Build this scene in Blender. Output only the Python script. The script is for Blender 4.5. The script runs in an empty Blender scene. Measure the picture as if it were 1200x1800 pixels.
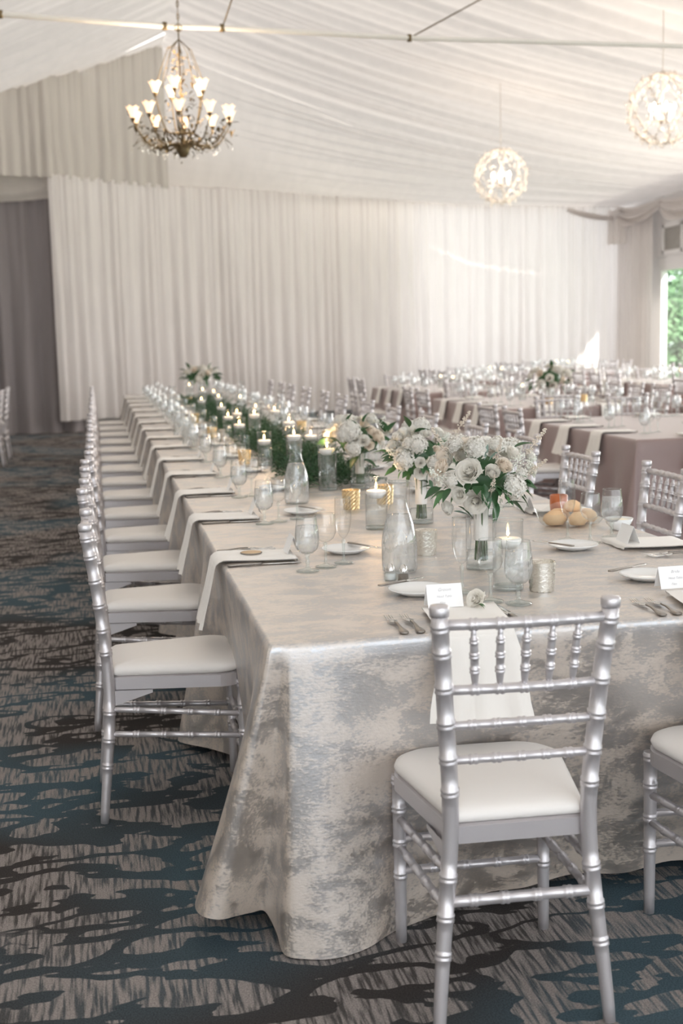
import bpy, bmesh, math, random
from math import sin, cos, pi, sqrt
from mathutils import Vector, Matrix, noise
S = bpy.context.scene
COL = S.collection
rnd = random.Random(7)

# ---------------------------------------------------------------- camera, world, lights, exposure
cd = bpy.data.cameras.new('camera'); cam = bpy.data.objects.new('camera', cd); COL.objects.link(cam)
R = ((0.98105, 0.04956, -0.18733), (-0.19232, 0.13042, -0.97263), (-0.02377, 0.99022, 0.13748))
M4 = Matrix(R).to_4x4(); M4.translation = (0, 0, 1.45); cam.matrix_world = M4
cd.sensor_fit = 'VERTICAL'; cd.sensor_height = 36; cd.lens = 2200 / 1800 * 36
cd.dof.use_dof = True; cd.dof.focus_distance = 3.5; cd.dof.aperture_fstop = 3.8
cd.clip_end = 200
S.camera = cam
w = bpy.data.worlds.new('sky'); S.world = w; w.use_nodes = True
bg = w.node_tree.nodes['Background']; bg.inputs[0].default_value = (0.90, 0.95, 1.0, 1); bg.inputs[1].default_value = 1.6

def area(name, loc, rot, sx, sy, power, color):
    l = bpy.data.lights.new(name, 'AREA'); l.shape = 'RECTANGLE'; l.size = sx; l.size_y = sy
    l.energy = power; l.color = color
    o = bpy.data.objects.new(name, l); COL.objects.link(o); o.location = loc; o.rotation_euler = rot
    return o
# daylight through the right-hand windows and through the open end behind the camera
area('window_daylight', (11.95, 14.5, 2.0), (pi/2, 0, pi/2), 14.0, 2.6, 560, (1.0, 0.95, 0.89))
area('entrance_daylight', (2.6, -4.0, 2.3), (pi/2 - .10, 0, pi), 9.0, 4.2, 2200, (0.72, 0.86, 1.0))
area('back_window_daylight', (7.6, 27.6, 2.2), (pi/2, 0, pi), 8.0, 4.0, 25, (1.0, 0.98, 0.95))
sl = bpy.data.lights.new('sun', 'SUN'); sl.energy = 7.0; sl.angle = 0.02; sl.color = (1, .96, .88)
so = bpy.data.objects.new('sun', sl); COL.objects.link(so)
so.rotation_euler = Vector((-.37, .9, -.46)).to_track_quat('-Z', 'Y').to_euler()
S.view_settings.view_transform = 'Standard'; S.view_settings.look = 'None'
S.view_settings.gamma = 1; S.view_settings.use_curve_mapping = False; S.view_settings.exposure = 0.97
S.cycles.transparent_max_bounces = 40
S.cycles.max_bounces = 8; S.cycles.diffuse_bounces = 5; S.cycles.glossy_bounces = 3
S.cycles.use_denoising = True
S.cycles.sample_clamp_indirect = 4.0

# ---------------------------------------------------------------- materials
def mat(name, color=(.8, .8, .8), rough=.6, metal=0.0, spec=.5, emit=None, es=0, trans=0, sheen=0, bump=None, alpha=1):
    m = bpy.data.materials.new(name); m.use_nodes = True
    b = m.node_tree.nodes['Principled BSDF']
    b.inputs['Base Color'].default_value = (*color, 1); b.inputs['Roughness'].default_value = rough
    b.inputs['Metallic'].default_value = metal; b.inputs['Specular IOR Level'].default_value = spec
    b.inputs['Transmission Weight'].default_value = trans
    b.inputs['Sheen Weight'].default_value = sheen
    if emit: b.inputs['Emission Color'].default_value = (*emit, 1); b.inputs['Emission Strength'].default_value = es
    if bump:
        nt = m.node_tree; n = nt.nodes.new('ShaderNodeTexNoise'); n.inputs['Scale'].default_value = bump[0]; n.inputs['Detail'].default_value = 3
        tc = nt.nodes.new('ShaderNodeTexCoord'); nt.links.new(tc.outputs['Object'], n.inputs['Vector'])
        bp = nt.nodes.new('ShaderNodeBump'); bp.inputs['Strength'].default_value = bump[1]; bp.inputs['Distance'].default_value = bump[2]
        nt.links.new(n.outputs['Fac'], bp.inputs['Height']); nt.links.new(bp.outputs[0], b.inputs['Normal'])
    return m

def N(m, t, **k):
    n = m.node_tree.nodes.new(t)
    for a, v in k.items():
        if a.startswith('i_'): n.inputs[a[2:].replace('_', ' ')].default_value = v
        else: setattr(n, a, v)
    return n
def L(m, a, b): m.node_tree.links.new(a, b)
def ramp(m, fac, stops):
    r = N(m, 'ShaderNodeValToRGB'); e = r.color_ramp.elements
    while len(e) < len(stops): e.new(.5)
    for x, (p, c) in zip(e, stops): x.position = p; x.color = (*c, 1) if len(c) == 3 else c
    L(m, fac, r.inputs[0]); return r.outputs[0]
def mapped(m, scale, rot=(0, 0, 0)):
    tc = N(m, 'ShaderNodeTexCoord'); mp = N(m, 'ShaderNodeMapping'); mp.inputs['Scale'].default_value = scale
    mp.inputs['Rotation'].default_value = rot; L(m, tc.outputs['Object'], mp.inputs[0]); return mp.outputs[0]

def glassmat(name, tint=(.97, .98, .98), edge=.5, milky=0.0, rough=.015, base=.07):
    m = bpy.data.materials.new(name); m.use_nodes = True; nt = m.node_tree; nt.nodes.clear()
    out = N(m, 'ShaderNodeOutputMaterial'); t = N(m, 'ShaderNodeBsdfTransparent'); t.inputs[0].default_value = (*tint, 1)
    g = N(m, 'ShaderNodeBsdfGlossy'); g.inputs['Roughness'].default_value = rough; g.inputs[0].default_value = (1, 1, 1, 1)
    lw = N(m, 'ShaderNodeLayerWeight'); lw.inputs[0].default_value = .28
    r = N(m, 'ShaderNodeMapRange'); L(m, lw.outputs['Facing'], r.inputs[0])
    r.inputs['To Min'].default_value = base; r.inputs['To Max'].default_value = edge + base
    p = N(m, 'ShaderNodeMath', operation='POWER'); L(m, lw.outputs['Facing'], p.inputs[0]); p.inputs[1].default_value = 1.6; L(m, p.outputs[0], r.inputs[0])
    p2 = N(m, 'ShaderNodeMath', operation='POWER'); L(m, lw.outputs['Facing'], p2.inputs[0]); p2.inputs[1].default_value = 2.2
    L(m, ramp(m, p2.outputs[0], [(0.0, tint), (1.0, tuple(c * .42 for c in tint))]), t.inputs[0])
    mx = N(m, 'ShaderNodeMixShader'); L(m, r.outputs[0], mx.inputs[0]); L(m, t.outputs[0], mx.inputs[1]); L(m, g.outputs[0], mx.inputs[2])
    last = mx.outputs[0]
    if milky:
        d = N(m, 'ShaderNodeBsdfDiffuse'); d.inputs[0].default_value = (.93, .93, .93, 1); tr = N(m, 'ShaderNodeBsdfTranslucent'); tr.inputs[0].default_value = (.93, .93, .93, 1)
        a = N(m, 'ShaderNodeMixShader'); a.inputs[0].default_value = .5; L(m, d.outputs[0], a.inputs[1]); L(m, tr.outputs[0], a.inputs[2])
        m2 = N(m, 'ShaderNodeMixShader')
        n = N(m, 'ShaderNodeTexNoise'); n.inputs['Scale'].default_value = 45; L(m, mapped(m, (1, 1, .5)), n.inputs['Vector'])
        mr = N(m, 'ShaderNodeMapRange'); L(m, n.outputs['Fac'], mr.inputs[0]); mr.inputs['From Min'].default_value = .3; mr.inputs['From Max'].default_value = .7
        mr.inputs['To Min'].default_value = milky * .4; mr.inputs['To Max'].default_value = milky * 1.4; L(m, mr.outputs[0], m2.inputs[0])
        L(m, last, m2.inputs[1]); L(m, a.outputs[0], m2.inputs[2]); last = m2.outputs[0]
    L(m, last, out.inputs[0]); return m

def fabric(name, color, transl=.25, rough=.9):
    m = bpy.data.materials.new(name); m.use_nodes = True; nt = m.node_tree; nt.nodes.clear()
    out = N(m, 'ShaderNodeOutputMaterial'); d = N(m, 'ShaderNodeBsdfDiffuse'); t = N(m, 'ShaderNodeBsdfTranslucent')
    n = N(m, 'ShaderNodeTexNoise'); n.inputs['Scale'].default_value = 3; L(m, mapped(m, (2, 2, .4)), n.inputs['Vector'])
    c = ramp(m, n.outputs['Fac'], [(.3, tuple(x * .93 for x in color)), (.7, color)])
    L(m, c, d.inputs[0]); t.inputs[0].default_value = (*color, 1)
    mx = N(m, 'ShaderNodeMixShader'); mx.inputs[0].default_value = transl
    L(m, d.outputs[0], mx.inputs[1]); L(m, t.outputs[0], mx.inputs[2]); L(m, mx.outputs[0], out.inputs[0]); return m

M_ceil = fabric('ceiling_fabric', (.70, .65, .615), .16)
M_drape = fabric('ivory_drape_fabric', (.80, .755, .73), .22)
M_gable = fabric('gable_fabric', (.56, .52, .48), .05)
M_dark = fabric('taupe_drape_fabric', (.30, .272, .275), .05)
M_silver = mat('silver_paint', (.62, .59, .60), .34, .6)
M_cush = mat('ivory_vinyl', (.80, .765, .73), .5, spec=.35, bump=(300, .1, .001))
M_nap = mat('ivory_napkin_cloth', (.86, .83, .79), .85, sheen=.2, bump=(500, .12, .0008))
M_run = mat('champagne_runner_cloth', (.66, .60, .52), .85)
M_mauve = mat('mauve_cloth', (.30, .205, .19), .40, spec=.9, sheen=.35, bump=(400, .15, .001))
M_white = mat('white_china', (.86, .86, .85), .18)
M_card = mat('white_card', (.90, .90, .90), .7)
M_ink = mat('grey_ink', (.38, .38, .40), .7)
M_steel = mat('polished_steel', (.75, .74, .72), .16, 1.0)
M_hand = mat('tarnished_silver', (.33, .30, .27), .3, 1.0, bump=(400, .8, .002))
M_glass = glassmat('clear_glass')
M_thick = glassmat('thick_glass', (.93, .96, .95), .45, base=.10)
M_water = glassmat('water', (.98, .99, .985), .22)
M_iced = glassmat('iced_water', (.94, .95, .955), .3, milky=.20)
M_frost = glassmat('frosted_carafe_water', (.93, .94, .945), .3, milky=.20)
M_gold = mat('gold_mercury_glass', (.86, .66, .38), .2, .9, bump=(90, .5, .004))
M_merc = mat('silver_mercury_glass', (.80, .76, .68), .22, .8, bump=(120, .6, .003))
M_wax = mat('white_wax', (.93, .91, .88), .4, spec=.4)
M_flame = mat('flame', (1, .7, .3), .5, emit=(1, .62, .25), es=14)
M_glowbulb = mat('warm_bulb', (1, .85, .6), .5, emit=(1, .84, .62), es=14)
M_shade = mat('tulip_shade_glass', (.9, .72, .55), .4, emit=(1, .60, .34), es=.9)
M_brass = mat('antique_brass', (.17, .125, .065), .45, .6)
M_crystal = glassmat('crystal', (.96, .93, .90), .55, base=.25, rough=.08)
M_branch = mat('pale_branch', (.66, .60, .54), .5, .2)
M_petal = fabric('ivory_petal', (.93, .91, .86), .38)
M_petalc = fabric('cream_petal', (.93, .86, .77), .38)
M_bud = mat('tiny_white_blossom', (.86, .88, .80), .8)
M_leaf = mat('dark_green_leaf', (.035, .10, .035), .38)
M_leaf2 = mat('mid_green_leaf', (.08, .19, .07), .45)
M_dusty = mat('dusty_leaf', (.25, .35, .30), .6)
M_stem = mat('green_stem', (.07, .13, .04), .5)
M_fern = mat('fern_green', (.022, .075, .025), .6)
M_ribbon = mat('satin_ribbon', (.88, .84, .80), .35)
M_pepper = mat('ground_pepper', (.18, .14, .11), .9)
M_salt = mat('salt', (.85, .85, .85), .9)
M_bread = mat('bread_crust', (.78, .52, .30), .7, bump=(60, .4, .003))
M_butter = mat('butter', (.88, .80, .58), .4)
M_copper = mat('amber_glass', (.50, .14, .05), .15, .2)
M_frame = mat('window_frame_paint', (.78, .76, .75), .5)
M_vent = mat('vent_metal', (.42, .40, .37), .5)
M_bar = mat('white_strap', (.80, .77, .72), .6)
M_grass = mat('lawn', (.10, .20, .06), .9, bump=(20, .5, .02))
M_bark = mat('bark', (.22, .20, .18), .9, bump=(30, .6, .02))
M_treeleaf = mat('tree_leaf', (.13, .24, .12), .7)
M_wood = mat('light_wood_disc', (.62, .45, .28), .7)

# carpet: wavy dark bands around streaked light patches
M_carpet = mat('patterned_carpet', rough=.95, spec=.1); m = M_carpet; b = m.node_tree.nodes['Principled BSDF']
n1 = N(m, 'ShaderNodeTexNoise'); n1.inputs['Scale'].default_value = 1; n1.inputs['Detail'].default_value = 3.2; n1.inputs['Roughness'].default_value = .45
n1.inputs['Distortion'].default_value = .25
L(m, mapped(m, (3.1, 7.2, 1)), n1.inputs['Vector'])
mm = N(m, 'ShaderNodeMath', operation='MULTIPLY'); L(m, n1.outputs['Fac'], mm.inputs[0]); mm.inputs[1].default_value = 20
sn = N(m, 'ShaderNodeMath', operation='SINE'); L(m, mm.outputs[0], sn.inputs[0])
n2 = N(m, 'ShaderNodeTexNoise'); n2.inputs['Scale'].default_value = 1; n2.inputs['Detail'].default_value = 2
L(m, mapped(m, (1.1, 1.3, 1), (0, 0, .3)), n2.inputs['Vector'])
sc = N(m, 'ShaderNodeMath', operation='MULTIPLY_ADD'); L(m, n2.outputs['Fac'], sc.inputs[0]); sc.inputs[1].default_value = 3.0; sc.inputs[2].default_value = -1.0
ad = N(m, 'ShaderNodeMath', operation='ADD'); L(m, sn.outputs[0], ad.inputs[0]); L(m, sc.outputs[0], ad.inputs[1])
n3 = N(m, 'ShaderNodeTexNoise'); n3.inputs['Scale'].default_value = 1; n3.inputs['Detail'].default_value = 3
L(m, mapped(m, (95, 7, 1)), n3.inputs['Vector'])
mask = N(m, 'ShaderNodeMapRange', interpolation_type='SMOOTHSTEP'); L(m, ad.outputs[0], mask.inputs[0]); mask.inputs['From Min'].default_value = -.02; mask.inputs['From Max'].default_value = .10
st = N(m, 'ShaderNodeMapRange'); L(m, n3.outputs['Fac'], st.inputs[0]); st.inputs['From Min'].default_value = .40; st.inputs['From Max'].default_value = .56
st.inputs['To Min'].default_value = .12
sm = N(m, 'ShaderNodeMath', operation='MULTIPLY'); L(m, mask.outputs[0], sm.inputs[0]); L(m, st.outputs[0], sm.inputs[1])
n4 = N(m, 'ShaderNodeTexNoise'); n4.inputs['Scale'].default_value = .9; n4.inputs['Detail'].default_value = 1; L(m, mapped(m, (1, 1, 1)), n4.inputs['Vector'])
dk = ramp(m, n4.outputs['Fac'], [(.42, (.045, .040, .038)), (.56, (.058, .090, .108))])
mc = N(m, 'ShaderNodeMix', data_type='RGBA'); L(m, sm.outputs[0], mc.inputs[0]); L(m, dk, mc.inputs[6]); mc.inputs[7].default_value = (.27, .24, .225, 1)
n5 = N(m, 'ShaderNodeTexNoise'); n5.inputs['Scale'].default_value = 260; n5.inputs['Detail'].default_value = 2; L(m, mapped(m, (1, 1, 1)), n5.inputs['Vector'])
r5 = ramp(m, n5.outputs['Fac'], [(.3, (.62, .62, .62)), (.7, (1.25, 1.25, 1.25))])
m5 = N(m, 'ShaderNodeMix', data_type='RGBA', blend_type='MULTIPLY'); m5.inputs[0].default_value = 1; L(m, mc.outputs[2], m5.inputs[6]); L(m, r5, m5.inputs[7])
L(m, m5.outputs[2], b.inputs['Base Color'])
bp = N(m, 'ShaderNodeBump'); bp.inputs['Strength'].default_value = .5; bp.inputs['Distance'].default_value = .004; L(m, n5.outputs['Fac'], bp.inputs['Height']); L(m, bp.outputs[0], b.inputs['Normal'])

# head table cloth: brushed taupe patches with a metallic sheen
M_cloth = mat('brushed_metallic_damask', rough=.5); m = M_cloth; b = m.node_tree.nodes['Principled BSDF']
a1 = N(m, 'ShaderNodeTexNoise'); a1.inputs['Scale'].default_value = 1; a1.inputs['Detail'].default_value = 8; a1.inputs['Roughness'].default_value = .68; a1.inputs['Distortion'].default_value = .4
L(m, mapped(m, (8, 13, 10.5)), a1.inputs['Vector'])
a2 = N(m, 'ShaderNodeTexNoise'); a2.inputs['Scale'].default_value = 1; a2.inputs['Detail'].default_value = 3; L(m, mapped(m, (90, 220, 200)), a2.inputs['Vector'])
mixf = N(m, 'ShaderNodeMath', operation='MULTIPLY_ADD'); L(m, a2.outputs['Fac'], mixf.inputs[0]); mixf.inputs[1].default_value = .42; L(m, a1.outputs['Fac'], mixf.inputs[2])
cc = ramp(m, mixf.outputs[0], [(.61, (.19, .145, .105)), (.68, (.28, .215, .16)), (.735, (.52, .41, .31)), (.83, (.60, .48, .37))])
L(m, cc, b.inputs['Base Color'])
rr = ramp(m, mixf.outputs[0], [(.62, (.38, .38, .38)), (.75, (.52, .52, .52))]); L(m, rr, b.inputs['Roughness'])
me = ramp(m, mixf.outputs[0], [(.63, (.47, .47, .47)), (.75, (.39, .39, .39))]); L(m, me, b.inputs['Metallic'])
bp = N(m, 'ShaderNodeBump'); bp.inputs['Strength'].default_value = .32; bp.inputs['Distance'].default_value = .003; L(m, mixf.outputs[0], bp.inputs['Height']); L(m, bp.outputs[0], b.inputs['Normal'])

b.inputs['Metallic'].default_value = 0
for l_ in list(m.node_tree.links):
    if l_.to_socket == b.inputs['Metallic']: m.node_tree.links.remove(l_)
gl = N(m, 'ShaderNodeBsdfGlossy'); gl.inputs[0].default_value = (.88, .92, .97, 1); L(m, rr, gl.inputs['Roughness']); L(m, bp.outputs[0], gl.inputs['Normal'])
gm = N(m, 'ShaderNodeMixShader'); L(m, me, gm.inputs[0]); L(m, b.outputs[0], gm.inputs[1]); L(m, gl.outputs[0], gm.inputs[2])
L(m, gm.outputs[0], m.node_tree.nodes['Material Output'].inputs[0])

# ---------------------------------------------------------------- mesh building
class MB:
    def __init__(s): s.v = []; s.f = []
    def add(s, vs, fs):
        o = len(s.v); s.v += [tuple(p) for p in vs]; s.f += [tuple(i + o for i in f) for f in fs]; return s
    def grid(s, rows, closed=False):
        n = len(rows[0]); vs = [p for r in rows for p in r]; fs = []
        for i in range(len(rows) - 1):
            for j in range(n if closed else n - 1):
                k = (j + 1) % n; fs.append((i * n + j, i * n + k, (i + 1) * n + k, (i + 1) * n + j))
        return s.add(vs, fs)
    def box(s, c, d, rz=0):
        x, y, z = (e / 2 for e in d); q = []
        for k in (-z, z):
            for (i, j) in ((-x, -y), (x, -y), (x, y), (-x, y)):
                q.append((c[0] + i * cos(rz) - j * sin(rz), c[1] + i * sin(rz) + j * cos(rz), c[2] + k))
        return s.add(q, [(3, 2, 1, 0), (4, 5, 6, 7), (0, 1, 5, 4), (1, 2, 6, 5), (2, 3, 7, 6), (3, 0, 4, 7)])
    def lathe(s, prof, seg=16, c=(0, 0, 0), cap=False):
        rows = [[(c[0] + r * cos(2 * pi * k / seg), c[1] + r * sin(2 * pi * k / seg), c[2] + z) for k in range(seg)] for r, z in prof]
        s.grid(rows, True)
        if cap:
            o = len(s.v) - seg; s.f.append(tuple(range(o, o + seg)))
            o = len(s.v) - seg * len(prof); s.f.append(tuple(range(o + seg - 1, o - 1, -1)))
        return s
    def tube(s, pts, rad, seg=8, cap=True):
        pts = [Vector(p) for p in pts]; n = len(pts); rad = [rad] * n if isinstance(rad, (int, float)) else rad
        up = Vector((0, 0, 1)); rows = []; u = None
        for i in range(n):
            t = (pts[min(i + 1, n - 1)] - pts[max(i - 1, 0)]); t = t.normalized() if t.length > 1e-9 else up
            if u is None: u = t.cross(up) if abs(t.z) < .95 else t.cross(Vector((0, 1, 0)))
            u = (u - t * u.dot(t)).normalized(); v = t.cross(u)
            rows.append([tuple(pts[i] + rad[i] * (u * cos(2 * pi * k / seg) + v * sin(2 * pi * k / seg))) for k in range(seg)])
        s.grid(rows, True)
        if cap:
            o = len(s.v) - seg; s.f.append(tuple(range(o, o + seg)))
            o = len(s.v) - seg * n; s.f.append(tuple(range(o + seg - 1, o - 1, -1)))
        return s
    def xf(s, mtx):
        s.v = [tuple(mtx @ Vector(p)) for p in s.v]; return s
    def join(s, o, mtx=None):
        return s.add([tuple(mtx @ Vector(p)) for p in o.v] if mtx else o.v, o.f)
    def mesh(s, name, mt, smooth=True):
        me = bpy.data.meshes.new(name); me.from_pydata(s.v, [], s.f); me.materials.append(mt)
        me.validate(); b_ = bmesh.new(); b_.from_mesh(me); bmesh.ops.recalc_face_normals(b_, faces=b_.faces)
        for f in b_.faces: f.smooth = smooth and len(f.verts) < 9
        b_.to_mesh(me); b_.free(); me.update(); return me

def ob(name, me, parent=None, loc=None, rz=None):
    o = bpy.data.objects.new(name, me); COL.objects.link(o)
    if parent: o.parent = parent
    if loc: o.location = loc
    if rz is not None: o.rotation_euler = (0, 0, rz)
    return o
def tag(o, label, cat, group=None, kind=None):
    o['label'] = label; o['category'] = cat
    if group: o['group'] = group
    if kind: o['kind'] = kind
    return o
def root(name, label, cat, loc=(0, 0, 0), rz=0, group=None):
    o = ob(name, None, None, loc, rz); return tag(o, label, cat, group)
def struct(name, mb, mt, parent=None, smooth=True):
    o = ob(name, mb.mesh(name, mt, smooth), parent); o['kind'] = 'structure'; return o
def dup(r, loc, rz, label, group=None):
    c = r.copy(); COL.objects.link(c); c.location = loc; c.rotation_euler = (0, 0, rz); c['label'] = label
    if group: c['group'] = group
    for ch in KIDS.get(r.name) or KIDS.setdefault(r.name, list(r.children)):
        d = ch.copy(); COL.objects.link(d); d.parent = c
    return c
KIDS = {}
USED = set()
def place(r, loc, rz, label, group=None):
    if r.name in USED: return dup(r, loc, rz, label, group)
    USED.add(r.name); KIDS[r.name] = list(r.children)
    r.location = loc; r.rotation_euler = (0, 0, rz); r['label'] = label
    if group: r['group'] = group
    return r
ORD = ['nearest', 'second', 'third', 'fourth', 'fifth', 'sixth', 'seventh', 'eighth', 'ninth', 'tenth', 'eleventh', 'twelfth', 'thirteenth', 'fourteenth', 'fifteenth', 'sixteenth', 'seventeenth', 'eighteenth', 'nineteenth', 'twentieth']

# ---------------------------------------------------------------- room
struct('floor', MB().add([(-8, -12, 0), (13, -12, 0), (13, 29, 0), (-8, 29, 0)], [(0, 1, 2, 3)]), M_carpet)
WALL = [(-6.5, 21.5), (-1.3, 21.4), (-.6, 21.25), (1.38, 22.8), (4.95, 24.9), (7.9, 25.9), (11.5, 26.25)]
def poly_at(path, n):
    seg = [sqrt((b[0] - a[0]) ** 2 + (b[1] - a[1]) ** 2) for a, b in zip(path, path[1:])]; T = sum(seg); out = []
    for i in range(n + 1):
        d = T * i / n; k = 0
        while k < len(seg) - 1 and d > seg[k]: d -= seg[k]; k += 1
        a, b = path[k], path[k + 1]; t = d / seg[k]; nx, ny = -(b[1] - a[1]) / seg[k], (b[0] - a[0]) / seg[k]
        out.append((a[0] + (b[0] - a[0]) * t, a[1] + (b[1] - a[1]) * t, nx, ny, T * i / n))
    return out
def pleats(T, lo, hi, sd):
    r = random.Random(sd); c = [0]; 
    while c[-1] < T + .5: c.append(c[-1] + r.uniform(lo, hi))
    am = [r.uniform(.45, 1.0) for _ in c]
    def f(s):
        for k in range(len(c) - 1):
            if s <= c[k + 1]:
                t = (s - c[k]) / (c[k + 1] - c[k]); return am[k] * (.5 - .5 * cos(2 * pi * t)) ** .75
        return 0
    return f
def drape(path, ztop, zbot, amp, lo, hi, sd, off=0, step=.022, rows=14, flare=0.0):
    T = sum(sqrt((b[0] - a[0]) ** 2 + (b[1] - a[1]) ** 2) for a, b in zip(path, path[1:]))
    P = poly_at(path, int(T / step)); f = pleats(T, lo, hi, sd); g = pleats(T, lo * .45, hi * .5, sd + 1)
    zt = ztop if callable(ztop) else (lambda s: ztop); m = MB(); R_ = []
    for i in range(rows + 1):
        t = i / rows; r = []
        for (x, y, nx, ny, s) in P:
            ss = s + .05 * t * noise.noise(Vector((s * 1.5, t * 2, sd)))
            d = off - amp * ((.35 + .65 * t) * f(ss) + (1 - t) ** 2 * .35 * g(s)) - flare * t * t
            z = zt(s) + (zbot - zt(s)) * t
            if i == 0: z += .012 * sin(s * 40)
            r.append((x + nx * d, y + ny * d, z))
        R_.append(r)
    return m.grid(R_)
# ceiling: ruled, gathered fabric
XR, YR, ZR = 1.4, 22.8, 6.55
def prof_r(u): return (XR + 10.2 * u, ZR - 2.30 * u - 1.35 * u * (1 - u) * .95)
def prof_l(u): return (XR - 7.9 * u, ZR - 3.1 * u - .35 * u * (1 - u))
fz = [pleats(46, .22, .5, 5), pleats(46, .8, 1.8, 6)]
def fold(s, u, e=1): return -.10 * fz[0](s + .12 * sin(u * 3 + s)) * e - .13 * fz[1](s + .25 * sin(u * 2)) * e
def ceil_half(prof, y0, y1, nu, step):
    rows = []; n = int((y1 - y0) / step)
    for i in range(n + 1):
        y = y0 + (y1 - y0) * i / n; s = y + 12.5
        rows.append([(prof(j / nu)[0], y, prof(j / nu)[1] + fold(s, j / nu, min(1, .35 + 3 * j / nu * (1 - j / nu)))) for j in range(nu + 1)])
    return rows
def c1(u):
    x = XR + 10.2 * u; pts = WALL[3:]
    for a, b in zip(pts, pts[1:]):
        if x <= b[0] or b is pts[-1]:
            t = (x - a[0]) / (b[0] - a[0]); return (x, a[1] + (b[1] - a[1]) * t, 4.14)
hip = []
nv = 90; nu = 44
for i in range(nv + 1):
    v = i / nv; row = []
    for j in range(nu + 1):
        u = j / nu; p0 = prof_r(u); A = Vector((p0[0], YR, p0[1])); B = Vector(c1(u))
        Lp = Vector((XR, YR, ZR + (4.14 - ZR) * v)); Rp = Vector((11.6, YR + 3.45 * v, 4.25 - .11 * v))
        A0 = Vector((XR, YR, ZR)); A1 = Vector((11.6, YR, 4.25)); B0 = Vector((XR, YR, 4.14)); B1 = Vector(c1(1))
        P = (1 - v) * A + v * B + (1 - u) * Lp + u * Rp - ((1 - u) * (1 - v) * A0 + u * (1 - v) * A1 + (1 - u) * v * B0 + u * v * B1)
        e = fold(v * 4.2 + 35.3, u, min(1, .3 + 3 * u * (1 - u)) * (1 - v * .6)); P.z += e; P.y -= e * .5 * v; row.append(tuple(P))
    hip.append(row)
mb = MB().grid(ceil_half(prof_r, -12, 7, 8, .5)).grid(ceil_half(prof_r, 7, 22.8, 30, .04)).grid(hip)
struct('ceiling', mb, M_ceil)
mb = MB().grid(ceil_half(prof_l, -12, 14, 8, .5)).grid(ceil_half(prof_l, 14, 21.6, 30, .04))
# the left slope stops on the slanted gable
rows = []
for i in range(30):
    y = 21.6 + 1.2 * i / 29; r = []
    for j in range(31):
        u = j / 30; x, z = prof_l(u); ymax = 22.8 if x > 1.38 else (21.25 + (x + .6) * .783 if x > -.6 else 21.4)
        r.append((x, min(y, max(21.6, ymax + .05)), z + fold(y + 12.5, u, .6)))
    rows.append(r)
mb.grid(rows)
struct('ceiling.001', mb, M_ceil)
# gable fabric above the drapes on the left
gp = [(-6.4, 20.0), (-2.5, 20.5), (-.6, 21.2), (1.40, 22.72)]
xs = [-6.4]
def gtop(s):
    T = [3.932, 2.025, 2.514]; d = s; x = -6.4
    for a, b, l in zip(gp, gp[1:], T):
        if d <= l: x = a[0] + (b[0] - a[0]) * d / l; break
        d -= l; x = b[0]
    u = (XR - x) / 7.9; return prof_l(max(0, min(1, u)))[1] + .02
gb = drape(gp, gtop, 4.12, .10, .14, .34, 11, off=-.02, rows=18)
o = ob('gable_drape', gb.mesh('gable_drape', M_gable)); tag(o, 'gathered grey ivory fabric filling the gable under the left ceiling slope', 'drapery', 'wall draperies')
# back drapes
DR = [([(-.6, 21.15), (1.38, 22.7), (2.33, 23.26)], 3, 'leftmost ivory wall drape, its raised hem beside the taupe curtain', 4.10),
      ([(2.30, 23.24), (4.78, 24.7)], 4, 'ivory wall drape hanging behind the far end of the head table', 4.13),
      ([(4.74, 24.68), (7.86, 25.80)], 5, 'wide ivory wall drape left of the narrow bright gap', 4.13),
      ([(7.865, 25.80), (11.38, 26.14)], 6, 'pale translucent ivory wall drape right of the narrow bright gap', 4.13)]
for pth, sd, lab, zt in DR:
    o = ob('wall_drape', drape(pth, zt + .07, .2 if sd == 3 else .03, .15, .13, .36, sd).mesh('wall_drape', M_drape)); tag(o, lab, 'curtain', 'wall draperies')
o = ob('wall_drape', drape([(-6.4, 21.62), (-.2, 21.55)], 3.86, .0, .24, .26, .5, 21, flare=.05).mesh('taupe_drape', M_dark)); tag(o, 'dark taupe curtain at the left, trailing on the carpet', 'curtain', 'wall draperies')
o = ob('wall_drape', drape([(11.30, 26.05), (11.42, 24.6)], 4.05, .03, .13, .16, .34, 31).mesh('corner_drape', M_drape)); tag(o, 'narrow ivory corner drape beside the window', 'curtain', 'wall draperies')
# valance with a swag fold over the taupe curtain
rows = []
for i in range(13):
    t = i / 12; r = []
    for j in range(121):
        x = -6.4 + 5.82 * j / 120; sw = abs(sin((x + .6) * 1.75)); k = 1 - ((abs((x + .6)) * .557) % 1)
        r.append((x, 21.28 + .05 * t - .07 * sin(t * 9 + 3 * k) * (1 - k * .5) * t, 4.17 - .36 * t - .05 * t * sw + .02 * sin(x * 23) * (1 - t)))
    rows.append(r)
o = ob('valance', MB().grid(rows).mesh('valance', M_gable)); tag(o, 'folded grey ivory valance above the taupe curtain', 'valance')
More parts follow.
